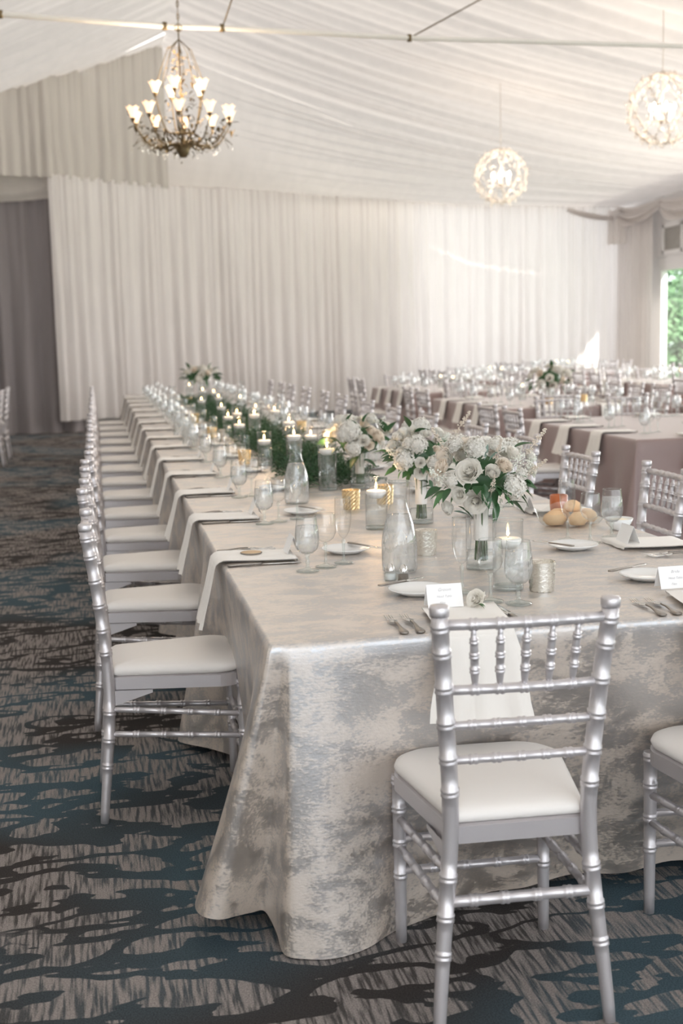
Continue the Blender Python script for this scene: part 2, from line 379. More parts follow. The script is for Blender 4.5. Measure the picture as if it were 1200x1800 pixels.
# solid shell behind the fabric
def slab(m, a, b, z0, z1, th=.1):
    c = ((a[0] + b[0]) / 2, (a[1] + b[1]) / 2, (z0 + z1) / 2); l = sqrt((b[0] - a[0]) ** 2 + (b[1] - a[1]) ** 2)
    return m.box(c, (l, th, z1 - z0), math.atan2(b[1] - a[1], b[0] - a[0]))
wb = MB(); pts = [(-6.6, 22.0), (-.9, 22.0), (.9, 23.3), (4.6, 25.4), (6.2, 25.9)]
for a, b_ in zip(pts, pts[1:]): slab(wb, a, b_, 0, 7 if a[0] < .9 else 5.0)
M_wall = mat('off_white_wall_paint', (.6, .58, .55), .8)
struct('wall_back', wb, M_wall, smooth=False)
wb = MB(); slab(wb, (-6.6, -12), (-6.6, 22.0), 0, 3.6)
struct('wall_left', wb, mat('beige_wall_covering', (.50, .46, .42), .85), smooth=False)
# right wall: header over a run of windows
wr = MB(); slab(wr, (11.81, -12), (11.81, 26.6), 2.95, 5.4, .42); slab(wr, (11.72, -12), (11.72, 26.6), 0, .12, .12)
slab(wr, (11.72, 24.75), (11.72, 26.6), 0, 3, .12)
struct('wall_right', wr, M_frame, smooth=False)
pane = MB().add([(0, -1.3, .2), (0, 1.3, .2), (0, 1.3, 2.68), (0, -1.3, 2.68)], [(0, 1, 2, 3)]).mesh('pane', glassmat('window_glass', (.96, .97, .97), .2))
fr = MB()
for y in (-1.36, 1.36): fr.box((0, y, 1.5), (.12, .1, 2.9))
fr.box((0, 0, 2.82), (.14, 2.8, .28)).box((0, 0, .15), (.14, 2.8, .1))
frm = fr.mesh('window_frame', M_frame, False)
yy = 23.35
for k in range(1, 13):
    r_ = ob('window_%d' % k, None, None, (11.70, yy, 0)); r_['kind'] = 'structure'
    ob('window_frame', frm, r_); ob('pane', pane, r_); yy -= 2.9
v = root('wall_vent', 'grey louvred vent in a white frame above the window', 'vent', (11.6, 24.05, 3.3))
m_ = MB(); 
for y, z, dy, dz in ((0, .27, .9, .08), (0, -.27, .9, .08), (.42, 0, .08, .6), (-.42, 0, .08, .6)): m_.box((0, y, z), (.07, dy, dz))
ob('vent_frame', m_.mesh('vent_frame', M_frame, False), v)
sl_ = MB().box((0, 0, 0), (.03, .78, .028)).mesh('slat', M_vent, False)
ob('backing', MB().box((.03, 0, 0), (.01, .78, .48)).mesh('backing', M_vent, False), v)
for k in range(13):
    s_ = ob('slat', sl_, v); s_.location = (0, 0, -.23 + k * .038); s_.rotation_euler = (0, .5, 0)
# swags along the right eave
def swag(A, B, sag, drop, sd):
    A, B = Vector(A), Vector(B); rows = []; r = random.Random(sd); n = (B - A).cross(Vector((0, 0, 1))).normalized()
    for i in range(15):
        t = i / 14; row = []
        for j in range(25):
            u = j / 24; P = A.lerp(B, u); s = 4 * u * (1 - u)
            P.z -= s * (sag * .25 + sag * t) + drop * t * (1 - .6 * s) * .5
            P += n * (.10 * sin(t * 13 + u * 2) * (.3 + .7 * s) * (.4 + t) + .10 * s * t); row.append(tuple(P))
        rows.append(row)
    return MB().grid(rows)
SW = [((9.95, 25.65, 4.08), (11.05, 25.75, 3.9), 'ivory swag bunched along the top of the back corner', .12, .18),
      ((11.15, 25.9, 4.12), (11.35, 24.1, 4.10), 'ivory swag looped over the corner drape at the right eave', .34, .30),
      ((11.35, 24.2, 4.10), (11.40, 21.9, 4.10), 'ivory swag above the vent at the right eave', .38, .30),
      ((11.40, 22.0, 4.10), (11.40, 19.7, 4.10), 'ivory swag at the right edge of the picture along the eave', .38, .30)]
for k, (a, b_, lab, sg, dp) in enumerate(SW):
    tag(ob('swag', swag(a, b_, sg, dp, k).mesh('swag', M_drape)), lab, 'swag', 'ivory swags at the eave')
o = ob('swag_tail', drape([(10.95, 25.85), (11.3, 25.6)], 4.02, 3.3, .12, .1, .2, 44, rows=8, flare=.1).mesh('swag_tail', M_drape)); tag(o, 'short gathered ivory tail hanging where the corner swags meet', 'swag')
# tension bar
bp_ = [(-6.4, 10.2, 4.05), (-.61, 10.86, 4.1), (.72, 11.12, 4.1), (1.21, 11.16, 4.105), (2.91, 11.35, 4.10), (5.6, 11.47, 4.11), (11.5, 11.7, 4.15)]
t = root('tension_bar', 'long white tension bar crossing the tent beneath the ceiling', 'bar')
ob('strap', MB().tube(bp_, .022, 8).mesh('strap', M_bar), t)
cl = MB().lathe([(.0, -.035), (.022, -.03), (.027, 0), (.022, .03), (.0, .035)], 10).mesh('clamp', M_brass)
for p in bp_[1:5]: ob('clamp', cl, t, p)
ob('cable', MB().tube([(1.21, 11.16, 4.1), (1.9, 11.2, 5.9)], .007, 6).mesh('cable', M_brass), t)
ob('cable', MB().tube([(2.91, 11.35, 4.1), (5.1, 11.4, 5.25)], .007, 6).mesh('cable', M_brass), t)

# ---------------------------------------------------------------- outside the windows
struct('ground', MB().add([(13, -20, -.05), (60, -20, -.05), (60, 70, -.05), (13, 70, -.05)], [(0, 1, 2, 3)]), M_grass)
def leafy(n, rx, rz, zc, size, sd, sub=7):
    r = random.Random(sd); m = MB(); cs = [(Vector((r.gauss(0, .5), r.gauss(0, .5), r.gauss(0, .45))), r.uniform(.3, .5)) for _ in range(sub)]
    for _ in range(n):
        c, q = r.choice(cs); d = Vector((r.gauss(0, 1), r.gauss(0, 1), r.gauss(0, 1))).normalized() * q * r.uniform(.6, 1)
        p = Vector(((c + d).x * rx, (c + d).y * rx, zc + (c + d).z * rz)); a = Vector((r.gauss(0, 1), r.gauss(0, 1), r.gauss(0, .6))).normalized() * size; b = a.orthogonal().normalized() * size * .5
        m.add([p - a, p + b, p + a, p - b], [(0, 1, 2, 3)])
    return m
for k, (x, y, h_, lab) in enumerate([(16.5, 36, 5.0, 'leafy green tree outside, closest to the window glass'), (18.5, 43.5, 5, 'taller green tree outside with a pale trunk'), (15.0, 30.3, 4.0, 'small round tree outside at the right edge of the window'), (25, 46, 6, 'distant green tree filling the window background'), (26, 56, 7, 'distant tree outside beside the drape edge'), (34, 42, 6, 'farthest green tree outside at the right')]):
    t = root('tree', lab, 'tree', (x, y, -.05), 0, 'trees outside the window')
    ob('trunk', MB().tube([(0, 0, 0), (.1, .05, h_ * .35), (.0, .1, h_ * .7)], [.22, .17, .08], 8).mesh('trunk', M_bark), t)
    o = ob('foliage', leafy(2600, h_ * .5, h_ * .42, h_ * .55, .13, k).mesh('foliage', M_treeleaf, False), t)
    ob('foliage_skirt', leafy(900, h_ * .45, h_ * .2, h_ * .18, .13, k + 40).mesh('foliage_skirt', M_treeleaf, False), t)

# ---------------------------------------------------------------- chiavari chair
def ringed(pts, base, rings, bump=.0024, w_=.0045, seg=10, nb=14):
    """turned rod along a polyline; pts dense, base radius function of length, double rings at given lengths"""
    P = [Vector(p) for p in pts]; cum = [0]
    for a, b in zip(P, P[1:]): cum.append(cum[-1] + (b - a).length)
    T = cum[-1]; S_ = [(T * i / nb, 0) for i in range(nb + 1) if all(abs(T * i / nb - q) > w_ * 2.6 for q in rings)]
    for q in rings:
        S_ += [(q + d * w_, h) for d, h in ((-2.2, 0), (-1.7, .9), (-.9, 1), (-.15, .25), (.15, .25), (.9, 1), (1.7, .9), (2.2, 0)) if 0 < q + d * w_ < T]
    S_.sort(); path = []; rad = []
    for s, h in S_:
        k = 0
        while k < len(cum) - 2 and s > cum[k + 1]: k += 1
        t = (s - cum[k]) / (cum[k + 1] - cum[k]); path.append(P[k].lerp(P[k + 1], t)); rad.append(base(s / T) + bump * h)
    return MB().tube(path, rad, seg)
def interp(tab, z):
    for a, b in zip(tab, tab[1:]):
        if z <= b[0]: 
            t = (z - a[0]) / (b[0] - a[0]); t = max(0, t); return [a[k] + (b[k] - a[k]) * t for k in range(1, len(a))]
    return list(tab[-1][1:])
POST = [(0, .186, -.035), (.12, .176, -.022), (.25, .163, -.008), (.36, .152, 0), (.45, .147, 0), (.54, .149, -.006), (.66, .158, -.016), (.8, .167, -.033), (.905, .178, -.050)]
def cr(tab, z):   # smooth lookup
    return [sum(interp(tab, min(.905, max(0, z + d)))[k] for d in (-.05, -.025, 0, .025, .05)) / 5 for k in (0, 1)]
def make_chair():
    t = root('chiavari_chair', 'x', 'chair')
    for s in (-1, 1):
        zs = [.92 * i / 40 for i in range(41)]; zs = [z * .905 / .92 for z in zs]; pts = [(s * cr(POST, z)[0], cr(POST, z)[1], z) for z in zs]
        rz_ = [.173, .253, .336, .52, .591, .668, .744, .819]
        m_ = ringed(pts, lambda q: .0135 + .0045 * min(1, q * 3) if q < .9 else .018, [z * 1.012 for z in rz_] + [.884], nb=24)
        e = pts[-1]; m_.lathe([(.0, -.004), (.0195, -.003), (.0205, .004), (.0205, .014), (.018, .019), (0, .0205)], 12, e)
        ob('back_post', m_.mesh('back_post', M_silver), t)
        x = s * .178; y = .402
        pts = [(x, y, .0), (x, y, .2), (x, y, .42)]
        ob('front_leg', ringed(pts, lambda q: .0135 + .004 * q, [.17, .25, .335, .405], nb=8).mesh('front_leg', M_silver), t)
        for z0, z1 in ((.24, .272), (.31, .348)):
            xr, yr = cr(POST, z1)
            a, b = Vector((s * xr, yr, z1)), Vector((x, y, z0)); l = (b - a).length
            ob('side_stretcher', ringed([a, b], lambda q: .0095, [l * k for k in (.2, .4, .6, .8)], seg=8, nb=6).mesh('side_stretcher', M_silver), t)
    def rail(nm, z, rings, rad=.0095, bow=0.0):
        x, y = cr(POST, z); n = 8
        pts = [(-x + 2 * x * i / n, y - bow * (1 - (2 * i / n - 1) ** 2), z) for i in range(n + 1)]
        ob(nm, ringed(pts, lambda q: rad, [2 * x * k for k in rings], seg=8, nb=8).mesh(nm, M_silver), t)
    sp = [.19, .345, .5, .655, .81]
    rail('top_rail', .883, sp, .0115, .012); rail('back_rail', .744, sp, .0105, .010)
    rail('back_rail', .666, [.17, .33, .5, .67, .83], .0095); rail('back_rail', .591, [.17, .33, .5, .67, .83], .0095)
    rail('rear_stretcher', .285, [.18, .39, .61, .82], .0125)
    for k in sp:
        xa, ya = cr(POST, .744); xb, yb = cr(POST, .878); bo = 1 - (2 * k - 1) ** 2
        a = (-xa + 2 * xa * k, ya - .010 * bo, .750); b = (-xb + 2 * xb * k, yb - .012 * bo, .876)
        ob('spindle', ringed([a, b], lambda q: .0048 + .0038 * max(0, min(1, q * 6, (1 - q) * 3)), [.036, .068, .100], .0025, .003, 8, 10).mesh('spindle', M_silver), t)
    for z in (.18, .26):
        ob('front_stretcher', ringed([(-.178, .402, z), (.178, .402, z)], lambda q: .0105, [.08, .16, .24, .31], seg=8, nb=4).mesh('front_stretcher', M_silver), t)
    # seat frame outline, trapezoid with rounded front
    def outline(g, n=40):
        pts = []; cs = [(-.148 + g * .6, .005 + g, .02), (.148 - g * .6, .005 + g, .02), (.200 - g, .420 - g, .085), (-.200 + g, .420 - g, .085)]
        for k, (cx_, cy_, r) in enumerate(cs):
            r = max(.008, min(r - g * .25, (.2 - g) * .8)); sx = 1 if k in (1, 2) else -1; sy = 1 if k >= 2 else -1; ox, oy = cx_ - sx * r, cy_ - sy * r; a0 = -pi + k * pi / 2
            for i in range(9): a = a0 + pi / 2 * i / 8; pts.append((ox + r * cos(a), oy + r * sin(a)))
        # bulge the front edge
        out = []
        for k, (x, y) in enumerate(pts): out.append((x, y + (.012 * (1 - (x / .2) ** 2) if y > .3 else 0)))
        res = []
        for i in range(len(out)):
            a, b = out[i], out[(i + 1) % len(out)]; res.append(a)
            if i % 9 == 8:
                for q in range(1, 7): 
                    x = a[0] + (b[0] - a[0]) * q / 7; y = a[1] + (b[1] - a[1]) * q / 7
                    if a[1] > .3 and b[1] > .3: y = .420 - g + .012 * (1 - (x / .2) ** 2)
                    res.append((x, y))
        return res
    o0 = outline(0); o1 = outline(.012)
    m_ = MB().grid([[(x, y, z) for x, y in o] for o, z in ((o1, .402), (o0, .405), (o0, .442), (o1, .445))], True)
    n = len(o0); m_.f.append(tuple(range(3 * n, 4 * n))); m_.f.append(tuple(range(n - 1, -1, -1)))
    ob('seat_frame', m_.mesh('seat_frame', M_silver, False), t)
    for s in (-1, 1):
        br = MB().add([(s * .156, .01, .404), (s * .17, .13, .404), (s * .17, .13, .395), (s * .156, .01, .355), (s * .140, .01, .404), (s * .154, .13, .404), (s * .154, .13, .395), (s * .140, .01, .355)],
               [(0, 1, 2, 3), (7, 6, 5, 4), (2, 1, 5, 6), (3, 2, 6, 7), (0, 3, 7, 4)])
        ob('seat_brace', br.mesh('seat_brace', M_silver, False), t)
    rws = []
    for g, z in ((.014, .4455), (.004, .450), (.0, .459), (.004, .470), (.018, .478), (.045, .483), (.09, .486), (.14, .487)):
        rws.append([(x, y, z) for x, y in outline(g)])
    m_ = MB().grid(rws, True); n = len(rws[0]); o_ = len(m_.v) - n; m_.f.append(tuple(range(o_, o_ + n)))
    ob('seat_cushion', m_.mesh('seat_cushion', M_cush), t)
    return t
CH = make_chair()
def chair(x, y, rz, lab, grp, jit=0): return place(CH, (x, y, 0), rz + jit, lab, grp)

# near end of the head table
chair(.820, 2.378, math.radians(-2.5), 'silver chiavari chair in front, its back to the camera, behind the Groom card', 'chairs at the head table')
chair(1.464, 2.378, math.radians(-2), 'silver chiavari chair cut by the right edge, at the Bride place', 'chairs at the head table')
LY = [3.92, 4.86, 5.70, 6.55, 7.40, 8.30, 9.15, 10.08, 10.95, 11.9, 12.9, 13.95, 14.95, 16.0]
RY = [3.72, 4.6, 5.42, 6.47, 7.4, 8.53, 9.6, 10.55, 11.7, 12.6, 13.75, 14.8, 15.6, 16.6]
jr = random.Random(3)
for k, y in enumerate(LY):
    chair(-.006 - (.015 if k in (1, 2) else 0), y, -pi / 2, '%s silver chiavari chair from the front along the head table\'s left side' % ORD[k], 'chairs at the head table', jr.uniform(-.03, .03) if k else 0.0)
for k, y in enumerate(RY):
    if k == 0: continue
    chair({1: 2.15, 2: 2.12}.get(k, 2.235), y, pi / 2, '%s silver chiavari chair back along the head table\'s right side' % ORD[k - 1], 'chairs at the head table', jr.uniform(-.05, .05))

# ---------------------------------------------------------------- cloths
def cloth_mesh(nodes, ztop, rows=12, sub=7, rim=.012):
    """nodes: list of (top xy, hem xyz) all around, closed"""
    n = len(nodes); ring = []
    def cat(a, b, c, d, t): return .5 * ((2 * b) + (c - a) * t + (2 * a - 5 * b + 4 * c - d) * t * t + (3 * b - a - 3 * c + d) * t ** 3)
    for i in range(n):
        q = [nodes[(i + k - 1) % n] for k in range(4)]
        for s in range(sub):
            t = s / sub; top = [q[1][0][k] + (q[2][0][k] - q[1][0][k]) * t for k in (0, 1)]
            hem = [cat(*[q[j][1][k] for j in range(4)], t) for k in (0, 1, 2)]; ring.append((top, hem))
    R_ = []
    cx_ = sum(p[0][0] for p in ring) / len(ring); cy_ = sum(p[0][1] for p in ring) / len(ring)
    for i in range(rows + 2):
        t = 0 if i == 0 else (.018 if i == 1 else (i - 1) / rows); r = []
        for (tx, ty), (hx, hy, hz) in ring:
            w_ = t ** 1.12; ir = rim if i == 0 else 0; sx = -1 if tx > cx_ else 1; sy = -1 if ty > cy_ else 1
            r.append((tx + (hx - tx) * w_ + ir * sx, ty + (hy - ty) * w_ + ir * sy, (ztop if i == 0 else ztop - .006 + (hz - ztop + .006) * t)))
        R_.append(r)
        if i == 0: R_.append([(x - .0035 * (-1 if x > cx_ else 1) * 2, y - .0035 * (-1 if y > cy_ else 1) * 2, ztop - .0015) for x, y, _ in r])
    m_ = MB().grid(R_, True); m_.f.append(tuple(range(len(ring)))); return m_
def auto_nodes(x0, x1, y0, y1, step, amp, flare, cflare, hz, sd, edges='LBRT'):
    """clockwise from the near-left corner: left side up, far side, right side down, near side"""
    r = random.Random(sd); N_ = []
    def side(a, b, nrm, amp_, fl):
        l = sqrt((b[0] - a[0]) ** 2 + (b[1] - a[1]) ** 2); n = max(2, int(l / step)); n += n % 2
        for i in range(1, n):
            t = (i + r.uniform(-.2, .2)) / n; p = (a[0] + (b[0] - a[0]) * t, a[1] + (b[1] - a[1]) * t)
            o_ = fl + (amp_ if i % 2 else -amp_ * .7) * r.uniform(.6, 1.1); N_.append((p, (p[0] + nrm[0] * o_, p[1] + nrm[1] * o_, hz)))
    def corner(c, d):
        for k, q in ((-1, .8), (0, 1.0), (1, .8)):
            a = math.atan2(d[1], d[0]) + k * .42; N_.append((c, (c[0] + cos(a) * cflare * q, c[1] + sin(a) * cflare * q, hz)))
    corner((x0, y0), (-1, -1)) if 'C' not in edges else None
    side((x0, y0), (x0, y1), (-1, 0), amp, flare); corner((x0, y1), (-1, 1)); side((x0, y1), (x1, y1), (0, 1), amp, flare)
    corner((x1, y1), (1, 1)); side((x1, y1), (x1, y0), (1, 0), amp, flare); corner((x1, y0), (1, -1)); side((x1, y0), (x0, y0), (0, -1), amp * .5, flare * .5)
    return N_
TX0, TX1, TY0, TY1 = .355, 1.85, 2.767, 17.1
nodes = []
# near-left corner, coming along the front from the right, then round to the left side
front = [((TX1, TY0), (1.90, 2.90, .03)), ((1.75, TY0), (1.76, 2.955, .05)), ((1.6, TY0), (1.6, 2.925, .045)), ((1.45, TY0), (1.44, 2.955, .05)), ((1.3, TY0), (1.3, 2.935, .04)), ((1.15, TY0), (1.16, 2.95, .045)),
         ((1.0, TY0), (1.02, 2.925, .035)), ((.88, TY0), (.92, 2.93, .03)), ((.78, TY0), (.83, 2.90, .014)), ((.68, TY0), (.73, 2.87, .004)), ((.6, TY0), (.65, 2.83, .003)), ((.52, TY0), (.57, 2.765, .003)), ((.45, TY0), (.49, 2.735, .003)), ((.42, TY0), (.42, 2.745, .004)),
         ((.405, TY0), (.37, 2.77, .01)), ((.395, TY0), (.362, 2.85, .03)), ((.385, TY0), (.345, 2.92, .05)), ((.375, TY0), (.31, 2.90, .06)), ((.367, TY0), (.27, 2.86, .075)), ((TX0 + .006, TY0), (.225, 2.83, .085)), ((TX0, TY0 + .004), (.185, 2.85, .09)),
         ((TX0, TY0 + .02), (.175, 2.93, .08)), ((TX0, TY0 + .08), (.20, 3.04, .06)), ((TX0, TY0 + .2), (.30, 3.15, .05)), ((TX0, 3.2), (.41, 3.25, .04))]
left = []; lr = random.Random(12)
def side_nodes(ys, x0, sg):
    out = []; pv = 3.3
    for k, y in enumerate(ys):
        m_ = (pv + y) / 2 if k else 3.45
        if k: out += [((x0, m_ - .13), (x0 - sg * (lr.uniform(.0, .04)), m_ - .13, .03)), ((x0, m_), (x0 - sg * lr.uniform(.09, .15), m_, .03)), ((x0, m_ + .12), (x0 - sg * (.03), m_ + .13, .03))]
        out += [((x0, y - .17), (x0 + sg * .065, y - .17, .04)), ((x0, y), (x0 + sg * .075, y, .04)), ((x0, y + .17), (x0 + sg * .065, y + .17, .04))]; pv = y
    return out
LY = [3.92, 4.86, 5.70, 6.55, 7.40, 8.30, 9.15, 10.08, 10.95, 11.9, 12.9, 13.95, 14.95, 16.0]
RY = [3.72, 4.6, 5.42, 6.47, 7.4, 8.53, 9.6, 10.55, 11.7, 12.6, 13.75, 14.8, 15.6, 16.6]
left = side_nodes(LY, TX0, 1)
far = [((TX0, TY1), (.2, 17.2, .03)), ((1.1, TY1), (1.1, 17.2, .03)), ((TX1, TY1), (1.98, 17.2, .03))]
right = list(reversed(side_nodes(RY, TX1, -1)))
hc = ob('tablecloth', cloth_mesh(front + left + far + right, .76, rows=16, sub=6).mesh('tablecloth', M_cloth))
tag(hc, 'long taupe and silver damask cloth covering the head table down to the carpet', 'tablecloth')
def outward(me, top=.752):   # consistent normals, flat top
    b_ = bmesh.new(); b_.from_mesh(me); bmesh.ops.recalc_face_normals(b_, faces=b_.faces)
    big = max(b_.faces, key=lambda f: len(f.verts))
    if big.normal.z < 0: bmesh.ops.reverse_faces(b_, faces=b_.faces[:])
    for f in b_.faces:
        if len(f.verts) > 4: f.smooth = False
    bmesh.ops.triangulate(b_, faces=[f for f in b_.faces if len(f.verts) > 4])
    b_.to_mesh(me); b_.free(); return me
outward(hc.data)
# guest tables
GT = [(3.38, 4.88, 7.50, 9.75, 'nearest'), (3.66, 5.16, 11.15, 13.5, 'second'), (3.80, 5.30, 14.85, 17.2, 'third'),
      (6.9, 8.3, 11.4, 13.6, 'right nearer'), (7.1, 8.5, 15.0, 17.2, 'right middle'), (8.1, 9.4, 21.6, 23.6, 'right farther'), (5.7, 7.0, 18.3, 20.6, 'farthest left'), (9.6, 10.9, 17.4, 19.6, 'rightmost')]
for k, (x0, x1, y0, y1, nm) in enumerate(GT):
    o = ob('tablecloth', cloth_mesh(auto_nodes(x0, x1, y0, y1, .2, .045, .05, .16, .03, 60 + k), .76, rows=10, sub=5).mesh('mauve_tablecloth', M_mauve))
    outward(o.data); tag(o, 'mauve cloth on the %s guest table, falling to the carpet' % nm, 'tablecloth', 'mauve guest table cloths')

# ---------------------------------------------------------------- tableware
def one(name, mb, mt, label='x', cat='x', smooth=True):   # single-mesh prototype
    o = ob(name, mb.mesh(name, mt, smooth)); tag(o, label, cat); return o
def glassware(name, cat, prof, foot, water=None, wm=None, seg=20):
    r = root(name, 'x', cat)
    ob('bowl', MB().lathe(prof, seg).mesh(name + '_bowl', M_glass), r)
    ob('stem', MB().lathe(foot, seg).mesh(name + '_stem', M_thick), r)
    rim = [(prof[-1][0] + .0009 * cos(a), prof[-1][1] + .0009 * sin(a)) for a in [i * pi / 3 for i in range(7)]]
    ob('rim', MB().lathe(rim, seg).mesh(name + '_rim', M_thick), r)
    if water: ob('iced_water', MB().lathe(water, seg).mesh(name + '_water', wm), r)
    return r
GOB = glassware('water_goblet', 'glass', [(.004, .052), (.018, .056), (.031, .068), (.0365, .086), (.037, .10), (.035, .125), (.032, .15), (.0305, .165)],
                [(0, .001), (.034, .001), (.035, .003), (.018, .007), (.006, .012), (.005, .022), (.007, .028), (.005, .034), (.006, .046), (.009, .052), (0, .055)],
                [(0, .056), (.017, .0575), (.030, .069), (.0355, .086), (.036, .10), (.0343, .122), (.033, .138), (0, .138)], M_iced)
WIN = glassware('wine_glass', 'glass', [(.003, .076), (.014, .080), (.026, .090), (.033, .107), (.034, .12), (.0325, .14), (.0295, .165)],
                [(0, .001), (.033, .001), (.034, .003), (.016, .006), (.0055, .012), (.004, .03), (.0042, .06), (.007, .073), (0, .078)])
FLU = glassware('champagne_flute', 'glass', [(.003, .078), (.010, .084), (.019, .10), (.025, .125), (.0265, .15), (.0255, .18), (.0245, .205)],
                [(0, .001), (.029, .001), (.030, .003), (.014, .006), (.005, .012), (.004, .03), (.0045, .055), (.006, .07), (0, .08)])
PLA = root('bread_plate', 'x', 'plate')
ob('plate', MB().lathe([(0, .006), (.045, .006), (.055, .010), (.078, .017), (.0805, .018), (.079, .0155), (.055, .006), (.046, .001), (0, .001)], 32).mesh('bread_plate', M_white), PLA)
ob('plate_rim', MB().lathe([(.0770, .0172), (.0795, .0190), (.081, .0178), (.0795, .0165)], 32).mesh('plate_rim', M_white), PLA)
def blade(pts, th):   # flat outline polygons extruded: pts = list of (y, halfwidth, z)
    m_ = MB(); rows = []
    for y, hw, z in pts: rows.append([(-hw, y, z - th), (hw, y, z - th), (hw, y, z + th), (-hw, y, z + th)])
    m_.grid(rows, True); o = len(m_.v); m_.f += [(3, 2, 1, 0), (o - 4, o - 3, o - 2, o - 1)]; return m_
FOR = root('dinner_fork', 'x', 'fork')
m_ = MB()
for k in (-1.5, -.5, .5, 1.5): m_.tube([(k * .0052, .125, .006), (k * .0056, .155, .0035), (k * .0058, .185, .007)], [.0016, .0014, .0008], 5)
m_.join(blade([(.100, .002, .008), (.108, .007, .007), (.118, .011, .006), (.128, .0105, .0058)], .0012))
ob('tines', m_.mesh('tines', M_steel), FOR)
ob('handle', blade([(0, .004, .003), (.004, .0095, .0035), (.015, .0105, .004), (.03, .008, .0045), (.045, .0045, .0055), (.075, .0028, .009), (.102, .003, .009)], .0018).mesh('fork_handle', M_hand), FOR)
KNI = root('table_knife', 'x', 'knife')
ob('blade', blade([(.105, .006, .004), (.13, .0095, .004), (.19, .0100, .004), (.215, .008, .004), (.228, .003, .004)], .0009).mesh('blade', M_steel), KNI)
ob('handle', blade([(0, .005, .004), (.004, .009, .0045), (.02, .010, .005), (.05, .006, .0055), (.09, .0055, .0055), (.105, .0065, .005)], .0028).mesh('knife_handle', M_hand), KNI)
BUT = root('butter_knife', 'x', 'knife')
ob('blade', blade([(.09, .005, .021), (.105, .009, .021), (.14, .0095, .021), (.158, .005, .021)], .0008).mesh('spreader', M_steel), BUT)
ob('handle', blade([(-.01, .004, .022), (-.005, .008, .022), (.015, .008, .022), (.05, .0045, .022), (.09, .005, .0215)], .0018).mesh('spreader_handle', M_hand), BUT)
# tent card
CARD = one('place_card', MB().add([(-.046, -.022, 0), (.046, -.022, 0), (.046, 0, .056), (-.046, 0, .056), (-.046, .022, 0), (.046, .022, 0),
                                   (-.046, -.0212, 0), (.046, -.0212, 0), (.046, 0, .0548), (-.046, 0, .0548), (-.046, .0212, 0), (.046, .0212, 0)],
                                  [(0, 1, 2, 3), (3, 2, 5, 4), (7, 6, 9, 8), (8, 9, 10, 11), (0, 3, 9, 6), (3, 4, 10, 9), (1, 7, 8, 2), (2, 8, 11, 5)]), M_card, 'x', 'card', False)
def napkin_mesh(wd, inn, hang, sd, slant=0, flare=.03, out=.022):
    r = random.Random(sd); m_ = MB(); n = 16
    prof = [(inn, .004)] + [(inn * (1 - i / 8), .0105 if i < 8 else .010) for i in range(0, 8)] + [(.006, .0105), (-.006, .006), (-out * .8, -.004), (-out, -.02)]
    for i in range(1, 7): prof.append((-out - .006 * i, -.02 - (hang - .02) * i / 6))
    for off, fl in ((0, 1.0), (-.0042, .92)):
        rows = []
        for k, (y, z) in enumerate(prof):
            h = max(0, -z) / hang; row = []
            for j in range(n + 1):
                u = j / n - .5; sw = .014 * h * sin(u * 9 + sd) + .004 * h * sin(u * 21 + sd * 2)
                row.append((u * (wd * fl + flare * 2 * h) + slant * (y if y > 0 else 0) + .004 * sin(k) * (1 if h else 0), y - abs(sw) * 1.2 - .004 * (1 - h) * 0 + (off * .3 if z < 0 else 0), z + (off if z > -.01 else 0) + .0012 * sin(u * 14 + sd + y * 20)))
            rows.append(row)
        m_.grid(rows)
        if off == 0: first = rows
    last = rows
    m_.grid([first[0], last[0]]); m_.grid([[a[0] for a in first], [a[0] for a in last]]); m_.grid([[a[-1] for a in first], [a[-1] for a in last]]); m_.grid([first[-1], last[-1]])
    return m_
NAP = [one('napkin', napkin_mesh(.19, .235, .20, s, sl_), M_nap, 'x', 'napkin') for s, sl_ in ((1, .12), (2.3, .18), (4.1, .05))]
def setting(ex, ey, rz, where, tbl='head', full=True, nap=0, ov={}, dropn=False):
    """place setting: local frame x to the diner's right, y away from the diner, origin on the table edge"""
    c, s = cos(rz), sin(rz)
    def at(x, y, z=.7605): return (ex + x * c - y * s, ey + x * s + y * c, z)
    d = dict(goblet=(.20, .245), wine=(.16, .305), flute=(.11, .385), plate=(-.02, .43), card=(.0, .235), knife=(.125, .015), fork1=(-.135, .015), fork2=(-.165, .01), butter=(-.02, .39)); d.update(ov)
    G = 'the %s table' % tbl
    place(GOB, at(*d['goblet']), rz, 'water goblet with iced water at the ' + where, 'water goblets on ' + G)
    place(WIN, at(*d['wine']), rz, 'empty round wine glass at the ' + where, 'wine glasses on ' + G)
    place(FLU, at(*d['flute']), rz, 'tall empty champagne flute at the ' + where, 'champagne flutes on ' + G)
    place(NAP[nap], at(0, 0, .7645), rz, 'ivory napkin hanging over the edge at the ' + where, 'napkins on ' + G)
    if full:
        place(PLA, at(*d['plate']), rz, 'small white bread plate at the ' + where, 'bread plates')
        place(BUT, at(d['butter'][0] - .06, d['butter'][1] + .04), rz - pi / 2 + .5, 'butter knife laid across the bread plate at the ' + where, 'butter knives')
        if 'nocard' not in d: place(CARD, at(*d['card'], .7755), rz, 'white folded place card at the ' + where, 'place cards')
        place(KNI, at(*d['knife']), rz, 'table knife right of the napkin at the ' + where, 'table knives')
        place(FOR, at(*d['fork1']), rz, 'fork closest to the napkin at the ' + where, 'forks')
        place(FOR, at(*d['fork2']), rz, 'outer fork at the ' + where, 'forks')
    return at
setting(.845, TY0, 0, 'Groom place', nap=0, ov=dict(goblet=(.196, .254), wine=(.136, .302), flute=(.10, .44), plate=(-.02, .455), card=(-.012, .225), fork1=(-.125, .012), fork2=(-.165, .012), knife=(.13, .02), butter=(-.05, .46)))
